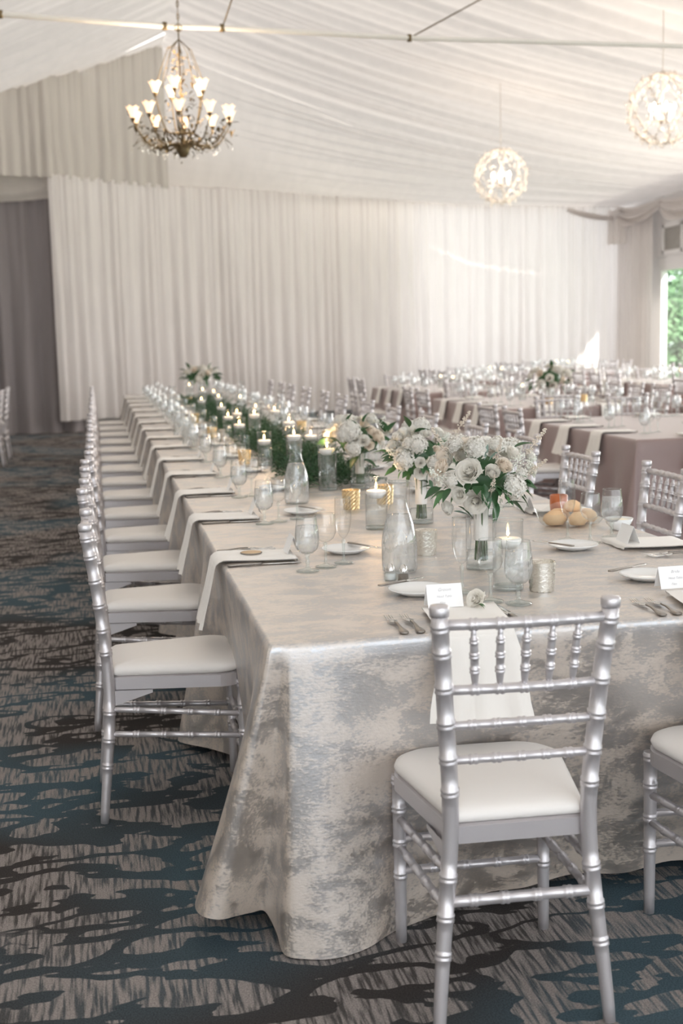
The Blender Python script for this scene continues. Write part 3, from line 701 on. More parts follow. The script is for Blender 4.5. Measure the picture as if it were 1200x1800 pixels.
setting(1.49, TY0, 0, 'Bride place', nap=1, ov=dict(goblet=(.25, .25), wine=(.19, .31), flute=(.16, .42), plate=(-.0, .455), card=(-.012, .27), fork1=(-.122, .012), fork2=(-.162, .012), knife=(.14, .02), butter=(-.03, .46)))
for k, y in enumerate(LY):
    setting(TX0, y, -pi / 2, '%s place along the left side' % ORD[k], nap=k % 3, ov=dict(goblet=(.275, .24), wine=(.222, .305), flute=(.175, .37), plate=(-.01, .415), butter=(-.01, .40)) if k == 0 else {})
for k, y in enumerate(RY):
    setting(TX1, y, pi / 2, '%s place along the right side' % ORD[k], nap=(k + 1) % 3, ov=dict(goblet=(.21, .165), wine=(.13, .275), flute=(.205, .325), plate=(.04, .37), card=(.035, .185), fork1=(-.15, .03), fork2=(-.18, .03), butter=(.04, .36)) if k == 0 else {})
# lettering on the two front cards
def letter(card, txt, size, z, x=0, sh=.35):
    cu = bpy.data.curves.new('t', 'FONT'); cu.body = txt; cu.size = size; cu.align_x = 'CENTER'; cu.shear = sh; cu.extrude = .0001; cu.resolution_u = 3; cu.offset = -.0002 * size / .012
    tmp = bpy.data.objects.new('t', cu); COL.objects.link(tmp)
    me = bpy.data.meshes.new_from_object(tmp.evaluated_get(bpy.context.evaluated_depsgraph_get())); bpy.data.objects.remove(tmp)
    me.materials.clear(); me.materials.append(M_ink); o = ob('lettering', me, card)
    a = math.atan2(.056, .022); n = Vector((0, -sin(a), cos(a))) * .0006; f = z / .056
    o.location = (x, -.022 * (1 - f) + n.y, z + n.z); o.rotation_euler = (a, 0, 0); return o
cards = {o['label']: o for o in COL.objects if o.name.startswith('place_card')}
for key, t1 in (('Groom', 'Groom'), ('Bride', 'Bride')):
    c_ = cards['white folded place card at the %s place' % key]; c_['label'] = 'white place card lettered %s, leaning rose bloom beside it' % key; c_['category'] = 'card'
    letter(c_, t1, .0115, .039); letter(c_, 'Head Table', .0085, .024, -.002); letter(c_, 'Filet', .0085, .009, -.008)

# chairs, settings, runners at guest tables
def guest(k, chairs=True):
    x0, x1, y0, y1, nm = GT[k]; T = '%s mauve guest table' % nm; G = '%s mauve guest' % nm
    Ls = [y0 + .62, y0 + 1.22, y0 + 1.82]
    for i, y in enumerate(Ls):
        setting(x0, y, -pi / 2, '%s left place, %s' % (ORD[i], T), G, False, i % 3)
        setting(x1, y, pi / 2, '%s right place, %s' % (ORD[i], T), G, False, (i + 1) % 3)
        if chairs and not (k < 3 and i == 0):
            chair(x0 - .36, y + (.04 if k < 3 else 0), -pi / 2, '%s silver chair on the left side of the %s' % (ORD[i], T), 'chairs at the guest tables', jr.uniform(-.06, .06))
        if chairs:
            chair(x1 + .36, y, pi / 2, '%s silver chair on the right side of the %s' % (ORD[i], T), 'chairs at the guest tables', jr.uniform(-.06, .06))
    for i, x in enumerate((x0 + .45, x1 - .4)):
        sd_ = ('left', 'right')[i]
        setting(x, y0, 0, '%s near-end place, %s' % (sd_, T), G, False, i)
        setting(x, y1, pi, '%s far-end place, %s' % (sd_, T), G, False, i)
        if chairs:
            if not (k == 1 and i == 1): chair(x, y0 - .34, 0, '%s silver chair at the near end of the %s' % (sd_, T), 'chairs at the guest tables', jr.uniform(-.06, .06))
            chair(x, y1 + .34, pi, '%s silver chair at the far end of the %s' % (sd_, T), 'chairs at the guest tables', jr.uniform(-.06, .06))
for k in range(8): guest(k)
for y, lab in ((15.7, 'silver chair at the left edge of the picture, nearer one'), (16.75, 'silver chair at the left edge of the picture, farther one')):
    chair(-1.17, y, pi / 2, lab, 'chairs at the left edge')

# ---------------------------------------------------------------- centre of the head table
CAR = root('water_carafe', 'x', 'carafe')
ob('glass', MB().lathe([(0, .001), (.046, .001), (.0515, .006), (.053, .02), (.053, .09), (.050, .115), (.043, .145), (.033, .175), (.0262, .20), (.0245, .222), (.026, .245), (.031, .262), (.0345, .268), (.0335, .270), (.029, .261)], 28).mesh('carafe_glass', M_glass), CAR)
ob('iced_water', MB().lathe([(0, .004), (.048, .005), (.0515, .02), (.0515, .09), (.0485, .115), (.0415, .145), (.033, .171), (0, .171)], 28).mesh('carafe_water', M_frost), CAR)
ob('rim', MB().lathe([(.0335, .267), (.0352, .2685), (.0342, .2705), (.0328, .269)], 28).mesh('carafe_rim', M_thick), CAR)
for (x, y), lab in zip([(.857, 3.556), (.812, 5.208), (.598, 8.35), (.60, 9.35), (1.52, 6.9), (1.5, 10.3), (.72, 12.2), (1.5, 13.2)],
                       ['tall glass carafe of iced water behind the salt and pepper', 'glass carafe of iced water beside the start of the greenery', 'glass carafe of water near the left edge by the fifth left place',
                        'glass carafe of water just beyond the fifth left place', 'glass carafe of water right of the candles, nearer one', 'glass carafe of water right of the candles, middle one', 'glass carafe of water left of the candles, far one', 'glass carafe of water right of the candles, farthest one']):
    place(CAR, (x, y, .7605), 0, lab, 'water carafes')
for (x, y), nm, mt, lab in (((.800, 3.435), 'salt_shaker', M_salt, 'small glass salt shaker with a metal top, left of the pair'), ((.832, 3.412), 'pepper_shaker', M_pepper, 'small glass pepper shaker with a metal top, right of the pair')):
    t = root(nm, lab, 'shaker', (x, y, .7605), .1)
    m_ = MB().lathe([(0, .0), (.019, .0), (.020, .003), (.019, .022), (.013, .027)], 6); ob('jar', m_.mesh('jar', M_thick, False), t)
    ob('contents', MB().lathe([(0, .002), (.0165, .002), (.0155, .019), (0, .019)], 6).mesh('contents', mt), t)
    ob('cap', MB().lathe([(.0125, .026), (.0125, .033), (.011, .038), (.008, .044), (.004, .048), (0, .049)], 14).mesh('cap', M_steel), t)

def vase_proto(r, h, wlev, wm):
    t = root('cylinder_vase', 'x', 'vase')
    ob('glass', MB().lathe([(0, .001), (r, .001), (r, .004), (r, h)], 28).mesh('vase_glass', M_glass), t)
    ob('glass_base', MB().lathe([(0, .002), (r - .001, .002), (r - .001, .010), (0, .011)], 28).mesh('vase_base', M_thick), t)
    ob('rim', MB().lathe([(r - .001, h), (r + .001, h), (r + .001, h + .002), (r - .001, h + .002), (r - .001, h)], 28).mesh('vase_rim', M_thick), t)
    if wlev: ob('water', MB().lathe([(0, .012), (r - .0025, .012), (r - .0025, wlev), (0, wlev)], 28).mesh('vase_water', wm), t)
    return t
V_mid = vase_proto(.041, .185, .125, M_water); V_wide = vase_proto(.042, .19, .125, M_water); V_tall = vase_proto(.043, .235, .175, M_water)
V_bq = vase_proto(.045, .195, .055, M_water)
FC = root('floating_candle', 'x', 'candle')
ob('wax', MB().lathe([(0, -.012), (.022, -.011), (.032, -.002), (.0362, .008), (.0368, .014), (.033, .017), (.012, .0165), (0, .0165)], 24).mesh('wax', M_wax), FC)
ob('wick', MB().tube([(0, 0, .015), (.001, 0, .026)], .0008, 5).mesh('wick', M_pepper), FC)
ob('flame', MB().lathe([(0, .022), (.0035, .026), (.0044, .030), (.0032, .037), (.0012, .044), (0, .047)], 10).mesh('flame', M_flame), FC)
cv = [(1.078, 3.215, V_wide, 'by the mercury votive near the Groom place'), (.977, 4.40, V_mid, 'left of the carafe behind the front bouquets'), (1.022, 5.62, V_tall, 'at the near end of the greenery'),
      (1.007, 6.50, V_tall, 'first in the greenery'), (.90, 6.89, V_mid, 'second in the greenery, left'), (1.20, 7.11, V_mid, 'second in the greenery, right'), (1.148, 7.60, V_tall, 'third in the greenery'),
      (1.05, 8.515, V_tall, 'fourth in the greenery, centre'), (.92, 8.285, V_mid, 'fourth in the greenery, left'), (.94, 9.20, V_mid, 'fifth in the greenery, left'), (1.05, 9.6, V_mid, 'fifth in the greenery, right'),
      (1.03, 10.6, V_mid, 'sixth in the greenery, left'), (1.24, 8.875, V_tall, 'fourth in the greenery, right'), (1.07, 12.93, V_tall, 'ninth in the greenery, left'), (1.254, 13.7, V_mid, 'tenth in the greenery'), (.97, 11.9, V_mid, 'seventh in the greenery, left'),
      (1.18, 12.4, V_mid, 'eighth in the greenery'), (1.36, 12.1, V_mid, 'seventh in the greenery, right'), (1.284, 10.3, V_mid, 'sixth in the greenery, right'), (1.05, 14.5, V_tall, 'last before the far bouquet')]
fl = {V_mid.name: .125, V_wide.name: .125, V_tall.name: .175}
for x, y, vp, lab in cv:
    h = fl[vp.name]; place(vp, (x, y, .7605), 0, 'clear cylinder vase ' + lab, 'candle vases')
    place(FC, (x, y, .7605 + h - .001), 0, 'lit white floating candle in the vase ' + lab, 'floating candles')
    if y > 4.3 and y < 10:
        p = bpy.data.lights.new('candle_light', 'POINT'); p.energy = .35; p.color = (1, .6, .3); p.shadow_soft_size = .01; lo = bpy.data.objects.new('candle_light', p); COL.objects.link(lo); lo.location = (x, y, .7605 + h + .07)
VOT = {}
for nm, mt in (('gold', M_gold), ('silver', M_merc)):
    t = root('votive_holder', 'x', 'votive'); rows = []
    for i in range(11):
        z = .08 * i / 10; rr_ = .032 + .005 * i / 10; rows.append([((rr_ + .0016 * cos(k * pi + i * pi / 1)) * cos(2 * pi * k / 24), (rr_ + .0016 * cos(k * pi + i * pi)) * sin(2 * pi * k / 24), z) for k in range(24)])
    m_ = MB().grid(rows, True); m_.lathe([(.0368, .0795), (.033, .079), (.028, .012), (0, .010)], 24); m_.lathe([(0, .0005), (.031, .0005), (.032, .002)], 24)
    ob('cup', m_.mesh('votive_cup', mt, nm == 'silver'), t)
    ob('tealight', MB().lathe([(0, .012), (.019, .012), (.019, .03), (0, .03)], 14).mesh('tealight', M_wax), t)
    ob('flame', MB().lathe([(0, .032), (.004, .037), (.0045, .044), (.0015, .056), (0, .06)], 8).mesh('votive_flame', M_flame), t)
    VOT[nm] = t
for (x, y), nm, lab in [((1.157, 3.167), 'silver', 'mottled silver mercury votive beside the Groom water goblet'), ((1.005, 3.814), 'silver', 'pale mercury votive just right of the front carafe'),
                        ((.994, 4.95), 'gold', 'gold dimpled votive beyond the front carafe'), ((1.16, 5.06), 'gold', 'gold votive half hidden behind the front carafe'), ((.80, 7.0), 'gold', 'gold votive at the left edge of the greenery, nearest'),
                        ((.80, 9.0), 'gold', 'gold votive beside the fifth candles'), ((.86, 8.7), 'silver', 'pale votive beside the fourth candles'), ((.82, 10.8), 'gold', 'gold votive beside the sixth candles'), ((1.0, 14.0), 'gold', 'gold votive just before the far bouquet'),
                        ((1.5, 8.2), 'gold', 'gold votive right of the greenery, nearer one'), ((1.5, 9.3), 'gold', 'gold votive right of the greenery, farther one'), ((4.35, 11.7), 'gold', 'gold votive on the second guest table, left one'), ((4.75, 11.8), 'gold', 'gold votive on the second guest table, right one')]:
    place(VOT[nm], (x, y, .7605), 0, lab, 'votive holders')

# ---------------------------------------------------------------- flowers
def petal(m_, base, dirv, up, wd, ln, cup, curl):
    """curved petal patch from base outward"""
    side = dirv.cross(up).normalized(); rows = []
    for i in range(5):
        t = i / 4; wv = wd * (.62 + .48 * t) * (1 if t < .6 else sqrt(max(.12, 1 - ((t - .6) / .44) ** 2))); row = []
        for j in range(5):
            u = j / 4 * 2 - 1; p = base + up * (ln * t) + side * (u * wv) + dirv * (cup * sin(pi * t * .55) + curl * t * t * t * (1 + .25 * abs(u)) - wd * .5 * u * u * (1 - .3 * t))
            row.append(tuple(p))
        rows.append(row)
    m_.grid(rows)
def rose_mesh(name, mt, r, layers=7, sd=0, openness=.5):
    """layered bloom: each petal is a rounded patch wrapped about the axis, overlapping its neighbour"""
    q = random.Random(sd); m_ = MB()
    for l in range(layers):
        f = (l + .5) / layers; cnt = 3 + l // 2; rad = r * (.10 + .66 * f); a0 = l * 1.3 + q.uniform(-.2, .2)
        for k in range(cnt):
            a = a0 + 2 * pi * k / cnt + q.uniform(-.08, .08); ha = pi / cnt * 1.45; rows = []; dz = q.uniform(-.04, .04) * r
            top = r * (.50 - .42 * f * f * (.6 + openness * .5)) + dz
            for i in range(6):
                t = i / 5; row = []
                for j in range(7):
                    u = j / 6 * 2 - 1; an = a + u * ha * (.55 + .45 * sin(t * pi * .62))
                    R_ = rad * (.42 + .58 * sin(t * pi * .5) ** .8) + r * .075 * (u * .5) + r * (.02 + .17 * f) * max(0, t - .62) * 2 * (1 + .5 * u * u) * (openness * 2)
                    z = -r * .55 + (top + r * .55) * t ** .8 - r * .24 * u * u * t * (.4 + f) - r * .10 * f * max(0, t - .75) * 4 * openness
                    row.append((R_ * cos(an), R_ * sin(an), z + r * .012 * sin(u * 7 + k) * t))
                rows.append(row)
            m_.grid(rows)
    m_.lathe([(0, -r * .6), (r * .3, -r * .5), (r * .1, 0), (0, r * .3)], 8)
    return m_.mesh(name, mt)
def ruffle_mesh(name, mt, r, n, sd):
    """hydrangea / carnation: dense small petals over a dome"""
    q = random.Random(sd); m_ = MB()
    m_.lathe([(0, -r * .5), (r * .5, -r * .4), (r * .72, 0), (r * .5, r * .45), (0, r * .6)], 10)
    for k in range(n):
        z = 1 - 1.3 * (k + .5) / n; a = k * 2.399; s = sqrt(max(0, 1 - z * z)); d = Vector((s * cos(a), s * sin(a), z))
        c = d * r * q.uniform(.68, .95); e1 = d.orthogonal().normalized(); e2 = d.cross(e1); ang = q.uniform(0, 6.3); e1, e2 = e1 * cos(ang) + e2 * sin(ang), e2 * cos(ang) - e1 * sin(ang)
        w_ = r * q.uniform(.13, .20); m_.add([c - e1 * w_ + d * w_ * .5, c - e2 * w_ * .8 + d * w_ * .1, c + e1 * w_ + d * w_ * .6, c + e2 * w_ * .8, c - d * w_ * .3], [(0, 1, 4), (1, 2, 4), (2, 3, 4), (3, 0, 4)])
    return m_.mesh(name, mt)
def leaf_mesh(name, mt, ln, wd, bend=.25):
    rows = []
    for i in range(8):
        t = i / 7; w_ = wd * sin(pi * t ** .8) * (1 - .15 * t) + .0004; z = -bend * ln * t * t
        rows.append([(-w_, ln * t, z + w_ * .35), (-w_ * .5, ln * t, z + w_ * .1), (0, ln * t, z), (w_ * .5, ln * t, z + w_ * .1), (w_, ln * t, z + w_ * .35)])
    return MB().grid(rows).mesh(name, mt)
def spray_mesh(name, mt, n, sd, h=.05, spread=.022):
    q = random.Random(sd); m_ = MB()
    for k in range(n):
        t = q.random(); a = q.uniform(0, 6.3); rr_ = spread * (1 - t * .75) * q.random() ** .5; p = (rr_ * cos(a), rr_ * sin(a), h * t); s = q.uniform(.0018, .0034)
        m_.lathe([(0, -s), (s, 0), (0, s)], 4, p)
    m_.tube([(0, 0, -.03), (0, 0, h * .9)], .0009, 4); return m_.mesh(name, mt)
RO = [rose_mesh('rose_a', M_petal, 1, 8, 1, .55), rose_mesh('rose_b', M_petalc, 1, 7, 2, .45), rose_mesh('ranunculus', M_petal, 1, 8, 3, .12), rose_mesh('rose_open', M_petal, 1, 5, 5, .8)]
RU = [ruffle_mesh('hydrangea', M_petal, 1, 260, 3), ruffle_mesh('carnation', M_petal, 1, 200, 4)]
LF = [leaf_mesh('leaf_a', M_leaf, 1, .26), leaf_mesh('leaf_b', M_leaf2, 1, .18, .4), leaf_mesh('leaf_c', M_dusty, 1, .15, .15), leaf_mesh('leaf_d', M_leaf, 1, .36, .2)]
SP = [spray_mesh('spray_a', M_bud, 60, 1), spray_mesh('spray_b', M_petalc, 80, 2, .075, .012)]
def aim(o, d, roll=0): o.rotation_euler = (Matrix(Vector(d).normalized().to_track_quat('Z', 'Y').to_matrix()) @ Matrix.Rotation(roll, 3, 'Z')).to_euler()
def aimleaf(o, d, roll=0):
    y = Vector(d).normalized(); z = (Vector((0, 0, 1)) - y * y.z); z = z.normalized() if z.length > .1 else Vector((1, 0, 0)); x = y.cross(z)
    o.rotation_euler = (Matrix((x, y, z)).transposed() @ Matrix.Rotation(roll, 3, 'Y')).to_euler()
def bouquet(center, rx, ry, rz_, flowers, leaves, sprays, label, sd, handle=.17, wrap=M_ribbon, extra=22, lsz=.055, tilt=0.0):
    """flowers: (dx, dz, r, kind) on the side seen; depth comes from the dome"""
    q = random.Random(sd); c = Vector(center); t = root('bouquet', label, 'bouquet', c, 0, 'white rose bouquets')
    def dome(dx, dz, f=1):
        e = 1 - (dx / rx) ** 2 - (dz / rz_) ** 2; return Vector((dx, -ry * sqrt(max(.02, e)) * f, dz))
    def flower(p, r, kind, name=None):
        me = {'rose': RO[0], 'cream': RO[1], 'ran': RO[2], 'open': RO[3], 'hyd': RU[0], 'car': RU[1]}[kind]
        o = ob({'rose': 'rose', 'cream': 'rose', 'ran': 'ranunculus', 'open': 'rose', 'hyd': 'hydrangea', 'car': 'carnation'}[kind], me, t); o.location = p; o.scale = (r, r, r)
        d = Vector((p.x * 1.2, p.y, p.z + .05)); aim(o, d, q.uniform(0, 6))
    for dx, dz, r, kind in flowers: flower(dome(dx, dz) - Vector((0, -r * .3, 0)), r, kind)
    kinds = ['rose', 'hyd', 'open', 'car', 'ran', 'cream']
    for k in range(extra):     # top and far side
        a = q.uniform(.05, pi - .05); e = q.uniform(.1, 1.35); p = Vector((rx * .85 * cos(a) * cos(e), ry * sin(a) * cos(e), rz_ * .85 * sin(e))); flower(p, q.uniform(.024, .036), q.choice(kinds))
    for dx, dz, ln, ang, kind in leaves:
        o = ob('leaf', LF[kind], t); o.location = dome(dx, dz, .8) * .92; o.scale = (ln, ln, ln); aimleaf(o, (cos(ang), -.35, sin(ang)), q.uniform(-.5, .5))
    for k in range(26):
        a = q.uniform(0, 2 * pi); e = q.uniform(-.5, .35); p = Vector((rx * .75 * cos(a) * cos(e), ry * .75 * sin(a) * cos(e), rz_ * .7 * sin(e) - .02)); o = ob('leaf', LF[q.choice((0, 0, 1, 3))], t)
        o.location = p; s = lsz * q.uniform(.7, 1.1); o.scale = (s, s, s); aimleaf(o, (p.x, p.y, p.z * .8 + q.uniform(-.02, .03)), q.uniform(-.6, .6))
    for dx, dz, sz, kind in sprays:
        o = ob('blossom_spray', SP[kind], t); p = dome(dx, dz, .95); o.location = p; o.scale = (sz,) * 3; aim(o, (p.x * .8, p.y * .7, abs(p.z) + .08))
    # core so no view passes through, stems and ribbon
    core = MB().lathe([(0, -rz_ * .75), (rx * .4, -rz_ * .55), (rx * .5, -rz_ * .1), (rx * .45, rz_ * .3), (0, rz_ * .5)], 14); core.v = [(x, y * ry / rx, z) for x, y, z in core.v]
    ob('greenery_core', core.mesh('greenery_core', M_leaf), t)
    sm_ = MB()
    for k in range(16):
        a = k * 2.4; rr_ = .017 * sqrt((k + .5) / 16); sm_.tube([(rr_ * 1.6 * cos(a), rr_ * 1.6 * sin(a), -rz_ * .5), (rr_ * cos(a), rr_ * sin(a), -rz_ - handle * .35), (rr_ * 1.25 * cos(a + .2), rr_ * 1.25 * sin(a + .2), -rz_ * .6 - handle)], .0026, 5)
    ob('stems', sm_.mesh('stems', M_stem), t)
    z0, z1 = -rz_ * .55, -rz_ * .6 - handle * .68
    ob('ribbon_wrap', MB().lathe([(.021, z0), (.0225, z0 - .01), (.021, (z0 + z1) / 2), (.0222, z1 + .005), (.0205, z1)], 18).mesh('ribbon_wrap', wrap), t)
    return t
def P1(px, py, cx_, cy_, s): return ((px - cx_) * s, (cy_ - py) * s)
# nearest bouquet, flower positions measured off its centre (pixels at 5x, 0.32 mm each)
def conv(lst, cx_, cy_, s): return [((a - cx_) * s, (cy_ - b_) * s) + tuple(r) for a, b_, *r in lst]
s1 = 3.55 / 2200 / 5
fl1 = [(a, b_, r * s1 * 1.12, k) for a, b_, r, k in conv([(400, 270, 128, 'rose'), (605, 280, 84, 'ran'), (500, 80, 105, 'hyd'), (690, 60, 80, 'car'), (840, 130, 88, 'open'), (1075, 185, 66, 'ran'), (1045, 290, 76, 'open'), (815, 430, 112, 'car'),
       (475, 560, 118, 'rose'), (325, 490, 80, 'open'), (275, 630, 84, 'ran'), (185, 235, 88, 'cream'), (725, 230, 86, 'cream'), (250, 360, 60, 'car'), (890, 320, 60, 'car')], 600, 330, s1)]
lf1 = conv([(480, 330, .05, 1.0, 0), (545, 400, .06, -1.6, 0), (540, 470, .055, -1.2, 3), (700, 380, .055, 1.0, 0), (680, 470, .05, -1.9, 0), (640, 560, .07, -1.3, 3), (780, 560, .075, -.5, 3), (930, 400, .055, -.2, 0), (880, 500, .06, -.5, 1),
            (350, 640, .06, -.5, 0), (200, 480, .06, -2.6, 1), (560, 170, .055, 1.5, 2), (600, 180, .06, .9, 2), (390, 120, .05, 1.4, 1), (900, 80, .06, .5, 0), (240, 440, .05, -2.4, 0), (300, 690, .05, -.1, 2), (430, 400, .04, -2.5, 0),
            (960, 340, .05, -.9, 1), (700, 640, .05, -1.6, 1), (840, 640, .06, .3, 0)], 600, 330, s1)
sp1 = conv([(820, 240, 1.0, 0), (180, 340, 1.1, 0), (650, 170, .9, 1), (1000, 150, 1.2, 1), (940, 260, .9, 0), (600, 460, .8, 1), (740, 660, .7, 0), (240, 100, 1.1, 1), (950, 330, 1.0, 1)], 600, 330, s1)
bouquet((1.10, 3.53, 1.045), .165, .12, .115, fl1, lf1, sp1, 'largest white rose bouquet, nearest, standing by the Groom wine glass', 1, .19)
s2 = 4.5 / 2200 / 5.45
fl2 = [(a, b_, r * s2 * 1.1, k) for a, b_, r, k in conv([(580, 370, 52, 'ran'), (745, 310, 95, 'hyd'), (620, 460, 100, 'car'), (760, 480, 58, 'rose'), (870, 480, 58, 'cream'), (895, 570, 74, 'cream'), (1020, 690, 92, 'rose'), (770, 590, 66, 'open'), (840, 205, 60, 'rose'), (1000, 450, 66, 'car'), (930, 360, 50, 'cream'), (1080, 560, 70, 'hyd'), (660, 300, 60, 'car')], 830, 420, s2)]
lf2 = conv([(700, 540, .06, -2.6, 3), (760, 400, .055, 2.6, 2), (820, 400, .055, 1.9, 1), (930, 380, .07, 1.3, 1), (960, 340, .06, .9, 1), (700, 130, .06, 1.9, 0), (730, 180, .06, .4, 0), (860, 260, .055, -.6, 0), (950, 780, .06, 2.9, 0), (900, 740, .05, 2.6, 0), (1040, 820, .055, -2.0, 0), (690, 590, .06, -2.2, 0), (890, 690, .04, -1.2, 0), (450, 380, .06, 2.9, 0), (640, 500, .05, -2.7, 3)], 830, 420, s2)
bouquet((1.165, 4.48, 1.02), .135, .11, .12, fl2, lf2, conv([(990, 310, 1, 0), (1040, 500, 1, 0), (1180, 230, 1.3, 1), (520, 400, .8, 0)], 830, 420, s2), 'second white bouquet from the front with long pointed leaves', 2, .17)
s3 = 5.65 / 2200 / 5.45
fl3 = [(a, b_, r * s3 * 1.15, k) for a, b_, r, k in conv([(290, 170, 105, 'hyd'), (330, 240, 60, 'rose'), (320, 330, 76, 'car'), (500, 170, 62, 'cream'), (565, 230, 80, 'cream'), (600, 285, 44, 'ran'), (230, 200, 70, 'car'), (420, 260, 60, 'rose'), (470, 300, 60, 'cream')], 420, 250, s3)]
lf3 = conv([(390, 430, .08, -2.4, 3), (450, 480, .08, -.4, 3), (370, 160, .07, 1.8, 1), (400, 190, .06, .9, 0), (130, 260, .06, 2.6, 0), (180, 300, .06, 2.2, 0), (440, 80, .06, 1.3, 0), (670, 190, .08, 1.9, 0), (700, 190, .07, 1.1, 0), (270, 80, .06, 1.3, 0), (80, 230, .05, 3.0, 0), (480, 350, .06, -2.8, 0)], 420, 250, s3)
bouquet((1.175, 5.63, .995), .19, .12, .105, fl3, lf3, [(.08, .06, 1, 0)], 'third white bouquet from the front, beside the tall floating candle', 3, .15, M_petalc)
bouquet((1.24, 15.2, 1.06), .25, .15, .11, [(x, z, .05, k) for x, z, k in ((-.16, .03, 'rose'), (-.08, .06, 'cream'), (0, -.0, 'rose'), (.03, .06, 'hyd'), (.08, .02, 'cream'), (-.03, -.05, 'car'))],
        [(x, z, .1, a, 0) for x, z, a in ((-.2, .05, 2.6), (-.15, .08, 1.9), (.15, .05, .6), (.2, 0, .1), (.1, .08, 1.2), (.18, -.05, -.5), (-.1, -.06, -2.2), (.05, -.07, -1.2))], [], 'small dark-leaved bouquet at the far end of the head table', 4, .15, lsz=.1)
bouquet((4.58, 12.3, 1.0), .24, .16, .14, [(x, z, .05, k) for x, z, k in ((-.14, .05, 'cream'), (-.05, .0, 'rose'), (.05, .08, 'hyd'), (.1, -.03, 'cream'), (-.12, -.06, 'car'), (.0, -.08, 'rose'), (.16, .04, 'car'))],
        [(x, z, .09, a, 0) for x, z, a in ((-.2, -.08, -2.4), (0, .12, 1.7), (.2, .05, .4), (.12, -.1, -1), (-.06, .05, 1.2))], [], 'round white bouquet on the second guest table', 5, .18, lsz=.08)
for (x, y), lab in (((1.10, 3.53), 'holding the largest bouquet'), ((1.165, 4.48), 'holding the second bouquet'), ((1.175, 5.63), 'holding the third bouquet'), ((1.24, 15.2), 'holding the far bouquet'), ((4.58, 12.3), 'holding the guest table bouquet')):
    place(V_bq, (x, y, .7605), 0, 'clear cylinder vase ' + lab, 'bouquet vases')
# rose blooms on the front napkins
for x, y, lab in ((.905, 2.955, 'single ivory rose bloom lying on the Groom napkin'), (1.56, 2.96, 'single ivory rose bloom lying on the Bride napkin')):
    t = root('rose_bloom', lab, 'flower', (x, y, .795), 0, 'rose blooms on the napkins')
    o = ob('petals', RO[3], t); o.scale = (.03,) * 3; aim(o, (-.6, -.4, .35)); 
    for a in (.2, -.5, .9): l_ = ob('leaf', LF[1], t); l_.location = (.0, -.022, -.008); l_.scale = (.02,) * 3; aimleaf(l_, (cos(a), -.8, sin(a) * .4))
t = root('wood_slice', 'thin round wood slice on the nearest left napkin', 'ornament', (.46, 3.93, .7765)); ob('disc', MB().lathe([(0, 0), (.033, 0), (.034, .002), (.033, .004), (0, .004)], 20).mesh('disc', M_wood), t)
ob('bark_edge', MB().lathe([(.0335, 0), (.0352, .002), (.0335, .004)], 20).mesh('bark_edge', M_bark), t)
# greenery runner
def fern(x0, x1, y0, y1, n, sd, sz=.034):
    q = random.Random(sd); m_ = MB(); fr_ = [(q.uniform(x0, x1), q.uniform(y0, y1), q.uniform(0, 6.3), q.uniform(.15, 1)) for _ in range(n)]
    for (x, y, a, e) in fr_:
        p = Vector((x, y, .765)); d = Vector((cos(a) * .7, sin(a) * .8, e * 1.5)).normalized(); ln = q.uniform(.12, .24)
        side = d.cross(Vector((0, 0, 1))).normalized()
        for k in range(13):
            t = (k + 1) / 13; c = p + d * ln * t - Vector((0, 0, 1)) * ln * .35 * t * t
            for s in (-1, 1):
                w_ = (1 - t * .75) * sz * q.uniform(.7, 1.3); b_ = c + side * s * w_ + d * w_ * .7 + Vector((0, 0, q.uniform(-.3, .5) * w_)); nn = Vector((q.gauss(0, 1), q.gauss(0, 1), q.gauss(0, 1))).normalized() * .0028
                m_.add([c - nn * .6, (c + b_) / 2 + nn, b_, (c + b_) / 2 - nn], [(0, 1, 2, 3)])
    return m_
for k, (x0, x1, y0, y1, n, lab) in enumerate([(.93, 1.25, 5.72, 8.2, 950, 'feathery green fern runner around the nearest greenery candles'), (.90, 1.30, 8.2, 11, 650, 'middle stretch of fern runner between the candles'), (.92, 1.34, 11, 14.6, 500, 'far stretch of fern runner before the far bouquet')]):
    o = ob('fern_runner', fern(x0, x1, y0, y1, n, k).mesh('fern_runner', M_fern, False)); tag(o, lab, 'greenery', 'fern runners', 'stuff')
for k, (x, y) in enumerate([(.93, 5.62), (.95, 5.85), (1.12, 6.1), (.88, 6.3), (.9, 6.1)]):
    t = root('leaf_sprig', 'dark leafy sprig at the near end of the fern runner, %s one' % ORD[k], 'sprig', (x, y, .765), 0, 'leaf sprigs')
    for i in range(9):
        l_ = ob('leaf', LF[0], t); l_.location = (0, -.012 * i, .01 + .006 * i); l_.scale = (.05,) * 3; aimleaf(l_, (cos(i * 2.6), -.5, .4 * sin(i) + .3))
q = random.Random(9)
for gi, (gx, gy) in enumerate([(4.5, 7.95), (4.3, 8.5)]):
    t = root('leaf_sprig', 'dark leafy sprig on the nearest guest table, %s one' % ORD[gi], 'sprig', (gx, gy, .765), 0, 'leaf sprigs')
    for i in range(9):
        l_ = ob('leaf', LF[0], t); l_.location = (.025 * (i - 4), q.uniform(-.03, .03), .01); l_.scale = (.06,) * 3; aimleaf(l_, (q.uniform(-1, 1), -.5, q.uniform(.1, 1)))
for k in range(1, 8):
    x0, x1, y0, y1, nm = GT[k]; cx_ = (x0 + x1) / 2
    for i, y in enumerate((y0 + .9, y0 + 1.5)):
        if k == 1 and i == 0: continue
        place(V_mid, (cx_, y, .7605), 0, 'clear cylinder vase mid-table on the %s guest table, %s one' % (nm, ('nearer', 'farther')[i]), 'candle vases on guest tables')
        place(FC, (cx_, y, .7605 + .124), 0, 'lit floating candle mid-table on the %s guest table, %s one' % (nm, ('nearer', 'farther')[i]), 'candles on guest tables')
